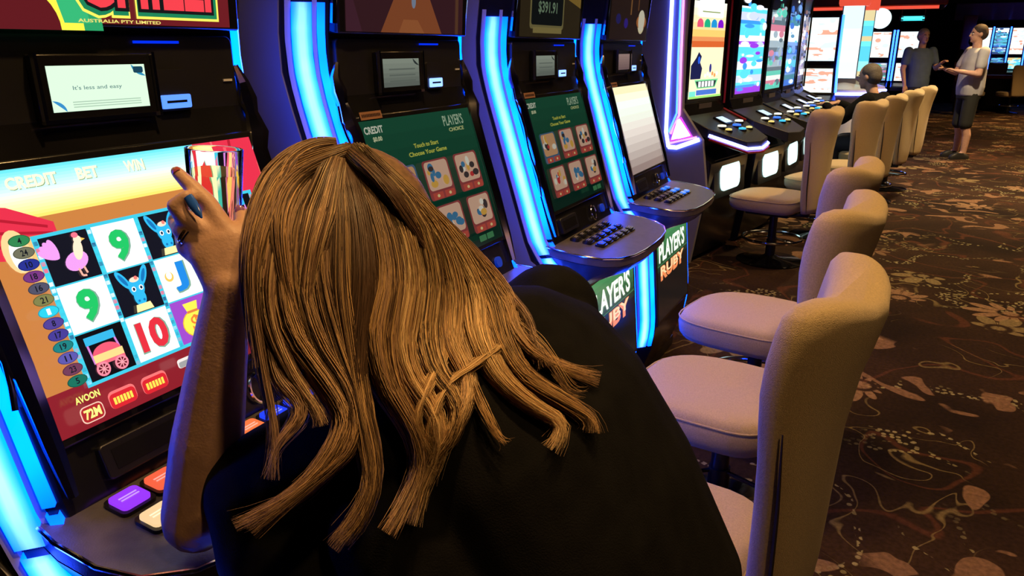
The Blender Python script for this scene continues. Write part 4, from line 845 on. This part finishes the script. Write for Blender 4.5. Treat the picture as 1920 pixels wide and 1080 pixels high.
# left hand around the glass: palm and five jointed fingers
pal = [(427, 535, .865, .026, .020), (423, 505, .866, .032, .020), (416, 475, .866, .037, .019), (408, 447, .866, .036, .017), (402, 430, .868, .030, .013)]
ax = (px(460, 560, .87) - px(395, 575, .865)).normalized()
bd.loft([ring(px(u, v, d), ax, a, _fw, b, 14) for u, v, d, a, b in pal])
FING = {'index': [(424, 432, .866), (388, 378, .868), (354, 345, .868), (331, 322, .870)], 'middle': [(396, 440, .862), (345, 408, .856), (328, 386, .852), (350, 368, .852)],
        'ring': [(383, 462, .864), (341, 434, .862), (328, 414, .886), (345, 403, .906)], 'little': [(376, 490, .866), (346, 466, .866), (340, 448, .884), (352, 440, .898)],
        'thumb': [(446, 488, .868), (459, 448, .872), (459, 420, .884), (451, 398, .896)]}
FR = {'index': (.0118, .0108, .0095, .0075), 'middle': (.0115, .0110, .0098, .008), 'ring': (.0112, .0105, .0092, .0078), 'little': (.010, .0092, .0082, .007), 'thumb': (.0165, .0125, .0112, .009)}
for k, pts in FING.items():
    q = [px(*p) for p in pts]
    for a, b, ra, rb in zip(q, q[1:], FR[k], FR[k][1:]): bd.cone(a, ra, b, rb, 12)
own(blob('body', bd, SKIN, None, .0036, 5))
for nm, tip, end, m in (('index', (331, 323, .864), (326, 314, .868), 'pink'), ('middle', (352, 368, .846), (379, 409, .842), 'blue'), ('ring', (347, 402, .90), (372, 424, .90), 'violet'), ('little', (353, 440, .893), (368, 452, .893), 'violet'), ('thumb', (451, 398, .888), (446, 384, .888), 'violet')):
    col = {'pink': (.45, .10, .12), 'blue': (.03, .14, .75), 'violet': (.35, .15, .42)}[m]; a, b = px(*tip), px(*end)
    own(MB().tube([a, a.lerp(b, .35), a.lerp(b, .75), b], [.0052, .0058, .0042, .0008], 8, flat=.45).build('fingernail', mat('nail_' + m, col, .15, coat=.6)))
a, b = px(341, 434, .862), px(362, 448, .864); t = (b - a).normalized(); u_ = t.orthogonal().normalized(); v_ = t.cross(u_)
for f, mt in ((.30, mat('gold', (.9, .62, .22), .2, metal=1)), (.62, CHROME)):
    c = a.lerp(b, f); own(MB().tube([c + (u_ * cos(2 * pi * i / 18) + v_ * sin(2 * pi * i / 18)) * .0118 for i in range(18)], .0019, 6, loop=True).build('finger_ring', mt))
# black top: torso, sleeves, loose cloth under the left arm
sh = MB()
TOR = [((-.21, .83, .54), .235, .155), ((-.225, .82, .68), .240, .150), ((-.30, .815, .85), .235, .142), ((-.38, .82, .97), .235, .135), ((-.435, .83, 1.04), .225, .112), ((-.475, .82, 1.095), .145, .085), ((-.49, .81, 1.115), .085, .06)]
sh.loft([ring(c, (0, 1, 0), w_, dax, d, 24, .85) for c, w_, d in TOR])
CU = LS.lerp(EL, .66); sh.cone(LS, .080, CU + V((0, 0, -.005)), .074); sh.cone(CU + V((.0, .0, -.01)), .072, CU + V((.02, -.03, -.07)), .058)
sh.cone(CU + V((.03, -.02, -.07)), .07, (-.33, .62, .72), .10); sh.cone((-.45, .60, .92), .085, (-.30, .62, .70), .11)
sh.cone(RS, .082, RS.lerp(RE, .62), .074)
shirt = own(blob('black_top', sh, BLK_CLOTH, None, .0065, 10))
fold = MB(); rg = random.Random(4)
lg = MB()
for sg in (-1, 1):
    hp, kn, an = V((-.20, .84 + sg * .10, .57)), V((-.55, .84 + sg * .12, .56)), V((-.50, .84 + sg * .12, .24)); lg.cone(hp, .105, kn, .078); lg.cone(kn, .074, an, .052)
lg.ell((-.20, .84, .57), (.15, .20, .10)); own(blob('trousers', lg, mat('black_trousers', (.012, .012, .016), .8, var=.2, vscale=20), None, .011, 4))
for sg in (-1, 1): own(MB().loft([ring((-.58, .84 + sg * .12, z), (1, 0, 0), L, (0, 1, 0), w_, e=.7) for z, L, w_ in ((.182, .11, .040), (.21, .112, .042), (.245, .055, .036))]).build('shoe', mat('shoe_0.02', (.02, .02, .02), .5)))
face(hq, .92, wr)
for c in list(wr.children):
    if c.location.length < 1e-6: c.location = -wr.location
# ---- hair
und = MB(); und.ell(HC + V((.012, 0, .012)), (.106, .092, .108)); und.ell(HC + V((-.014, .0, .016)), (.098, .080, .094)); und.ell(HC + V((.05, .01, -.03)), (.075, .082, .085)); und.cone(HC + V((.05, .02, -.02)), .075, (-.49, .82, 1.12), .055)
own(blob('hair_underlayer', und, mat('shaded_blonde_underhair', (.20, .115, .065), .6, var=.4, vscale=80), None, .007, 4))  # dark blonde, with the shade between locks painted into the tone
dg = None
def bvh(o): 
    m = o.data; return BVHTree.FromPolygons([q.co for q in m.vertices], [tuple(p.vertices) for p in m.polygons])
solids = [bvh(c) for c in wr.children if c.name.startswith(('black_top', 'hair_underlayer'))]
def hair_depth(u, v):
    d = lerp([(260, .905), (330, .85), (430, .805), (600, .795), (800, .765), (1000, .735), (1060, .72)], v) + max(0, u - 720) * .00085 * lerp([(260, .3), (450, 1), (2000, 1)], v)
    r = ray(u, v).normalized()
    for b in solids:
        h = b.ray_cast(CAM, r)
        if h[0] is not None: d = min(d, (h[0] - CAM).dot(_fw) - .008)
    return d
PKC, GLD, BRN, LGT = (.47, .29, .18), (.60, .37, .17), (.11, .06, .036), (.85, .60, .32)
G = [
 ([(628, 271), (568, 284), (512, 330), (480, 408), (466, 500), (470, 600), (484, 690)], (10, 24, 6), 170, (PKC, GLD, BRN)),
 ([(632, 271), (590, 282), (545, 322), (508, 400), (488, 500), (488, 600)], (10, 30, 14), 170, (GLD, PKC, BRN)),
 # pixel path, widths (root, middle, end), strands, colours
 ([(600, 287), (520, 352), (480, 450), (472, 560), (490, 680), (515, 800), (512, 900)], (14, 26, 3), 110, (PKC, BRN)),
 ([(604, 281), (530, 380), (500, 500), (507, 600), (545, 700), (590, 770), (600, 800)], (14, 38, 10), 170, (PKC, PKC, LGT, BRN)),
 ([(609, 278), (550, 380), (525, 500), (548, 620), (612, 710), (648, 790), (600, 880), (530, 940), (440, 988)], (14, 38, 10), 230, (PKC, GLD, PKC, BRN)),
 ([(614, 276), (575, 390), (565, 520), (600, 640), (650, 720), (664, 800), (636, 860), (560, 925), (470, 998)], (14, 36, 8), 200, (PKC, GLD, BRN)),
 ([(622, 275), (605, 400), (600, 530), (630, 650), (672, 750), (690, 850), (688, 930), (620, 1026)], (14, 38, 7), 210, (GLD, PKC, BRN)),
 ([(630, 274), (640, 400), (640, 540), (652, 650), (672, 760), (702, 880), (680, 970), (640, 1018)], (14, 38, 6), 190, (BRN, BRN, GLD)),
 ([(640, 274), (672, 400), (684, 520), (672, 640), (662, 740), (640, 830), (630, 860)], (14, 38, 12), 190, (BRN,)),
 ([(648, 275), (705, 400), (727, 520), (705, 620), (722, 720), (772, 800), (790, 870), (762, 940), (725, 1000)], (14, 38, 8), 210, (PKC, GLD, BRN)),
 ([(655, 277), (736, 400), (762, 520), (746, 620), (762, 700), (812, 780), (816, 850), (790, 910), (770, 985)], (14, 36, 8), 200, (GLD, LGT, PKC)),
 ([(662, 279), (766, 400), (802, 520), (792, 620), (812, 700), (852, 760), (842, 820), (806, 868), (822, 882)], (14, 36, 6), 200, (GLD, LGT, BRN)),
 ([(668, 281), (790, 410), (840, 530), (842, 630), (872, 700), (868, 760), (830, 830), (800, 905)], (14, 34, 6), 180, (LGT, GLD, PKC)),
 ([(675, 284), (812, 420), (876, 530), (890, 620), (930, 700), (990, 755), (1050, 795), (1030, 842)], (14, 34, 9), 200, (GLD, LGT)),
 ([(680, 287), (830, 430), (906, 540), (932, 630), (980, 705), (1060, 752), (1104, 785), (1108, 812)], (12, 30, 8), 180, (GLD, GLD, BRN)),
 ([(685, 290), (845, 445), (934, 550), (962, 615), (1003, 665), (1062, 695), (1125, 712)], (12, 26, 6), 170, (PKC, GLD)),
 ([(690, 294), (852, 452), (945, 550), (982, 590), (998, 640), (1020, 690)], (10, 18, 4), 100, (PKC, BRN)),
 ([(640, 275), (700, 335), (780, 440), (832, 520), (860, 600)], (10, 22, 10), 120, (BRN,)),
 ([(660, 279), (560, 330), (520, 420), (540, 560), (590, 650)], (10, 40, 20), 160, (GLD, BRN, PKC)),
 ([(640, 274), (615, 350), (585, 470), (580, 600), (640, 720)], (10, 42, 20), 160, (PKC, LGT, BRN)),
 ([(880, 545), (945, 630), (900, 682), (840, 722), (806, 790), (812, 850)], (16, 14, 5), 90, (LGT, GLD)),
 ([(820, 560), (830, 650), (800, 730), (785, 800), (810, 860)], (20, 18, 5), 90, (LGT, GLD)),
 ([(500, 600), (520, 700), (560, 770), (520, 840), (500, 900)], (14, 30, 6), 26, (PKC,)),
 ([(860, 640), (900, 760), (935, 815), (950, 835)], (10, 14, 8), 14, (GLD,)), ([(950, 600), (1000, 640), (1060, 720), (1100, 740)], (12, 20, 10), 14, (GLD, BRN)),
]
hb = MB(); hb.vc = []; rg = random.Random(21)
for path, (w0, w1, w2), n, cols in G:
    w1 *= .80
    pp = smoothpath(path, 20); dd = [hair_depth(u, v) for u, v in pp]
    for _ in range(2): dd = [dd[0]] + [(dd[i - 1] + dd[i] + dd[i + 1]) / 3 for i in range(1, len(dd) - 1)] + [dd[-1]]
    lockphase = rg.uniform(0, 6)
    for s_ in range(int(n * 2.6)):
        hr = rg.uniform(.00035, .00075); fray = rg.gauss(0, 9)
        a = max(-1.25, min(1.25, rg.gauss(0, .55))); dj = rg.uniform(-.004, .016) * (1 - a * a * .4); end = 19 - int(abs(rg.gauss(0, 3.6))); c = rg.choice(cols); jit = rg.uniform(.6, 1.4)
        ph = rg.uniform(-.5, .5) + lockphase; am = rg.uniform(.5, 4.0); sub = round(a * 4 + rg.uniform(-.3, .3)) / 4; pts = []; rads = []; vcs = []
        sc = .60 + .42 * rg.random() ** .75; NS = 17
        for j in range(NS + 1):
            fi = min(18.999, 19 * sc * j / NS); i = int(fi); fr = fi - i; t = fi / 19; pu_, pv_ = pp[i][0] + (pp[i + 1][0] - pp[i][0]) * fr, pp[i][1] + (pp[i + 1][1] - pp[i][1]) * fr; d0 = dd[i] + (dd[i + 1] - dd[i]) * fr; wd = (w0 + (w1 - w0) * min(1, t / .35)) if t < .35 else w1 + (w2 * .55 - w1) * (t - .35) / .65
            (ua, va), (ub, vb), (uc, vc_), (ud, vd) = pp[max(i - 1, 0)], pp[i], pp[i + 1], pp[min(i + 2, 19)]; u0, v0 = ua + (ub - ua) * fr, va + (vb - va) * fr; u1, v1 = uc + (ud - uc) * fr, vc_ + (vd - vc_) * fr; L = sqrt((u1 - u0) ** 2 + (v1 - v0) ** 2) or 1; nx, ny = -(v1 - v0) / L, (u1 - u0) / L
            e = a * (1 - .45 * t) + sub * .45 * t; o = e * wd + am * sin(ph + t * 11) * min(1, t * 3) + fray * t ** 5; d = d0 - dj * min(1, .3 + t * 2) - .010 * (1 - e * e) * min(1, t * 3) * (1 - .5 * t)
            pts.append(px(pu_ + nx * o, pv_ + ny * o, d)); rads.append(hr * (1 - .85 * (j / NS) ** 2))
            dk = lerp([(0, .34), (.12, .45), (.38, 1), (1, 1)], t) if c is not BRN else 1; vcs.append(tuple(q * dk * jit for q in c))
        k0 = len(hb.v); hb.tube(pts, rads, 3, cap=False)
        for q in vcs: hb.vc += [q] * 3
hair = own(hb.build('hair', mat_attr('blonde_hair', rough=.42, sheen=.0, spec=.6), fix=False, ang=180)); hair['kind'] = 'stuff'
# ---- the glass in her hand
gl = empty('drinking_glass', GL + V((0, 0, -.058)), label='clear tumbler of pale amber drink held in the woman\'s hand', cat='glass')
GLS = mat('clear_glass', (1, 1, 1), .02, trans=1, ior=1.16); DRK = mat('amber_drink', (1.0, .90, .50), .02, trans=.93, ior=1.004)
MB().lathe([(.0005, 0), (.0275, 0), (.0285, .004), (.0335, .118), (.0325, .119), (.0312, .117), (.0266, .012), (.0005, .010)], 36).build('tumbler', GLS, gl, ang=50)
MB().lathe([(.0005, .0105), (.0263, .0125), (.0300, .088), (.0005, .088)], 36).build('drink', DRK, gl, ang=50)
gl.rotation_euler = (R(-4), R(3), 0)
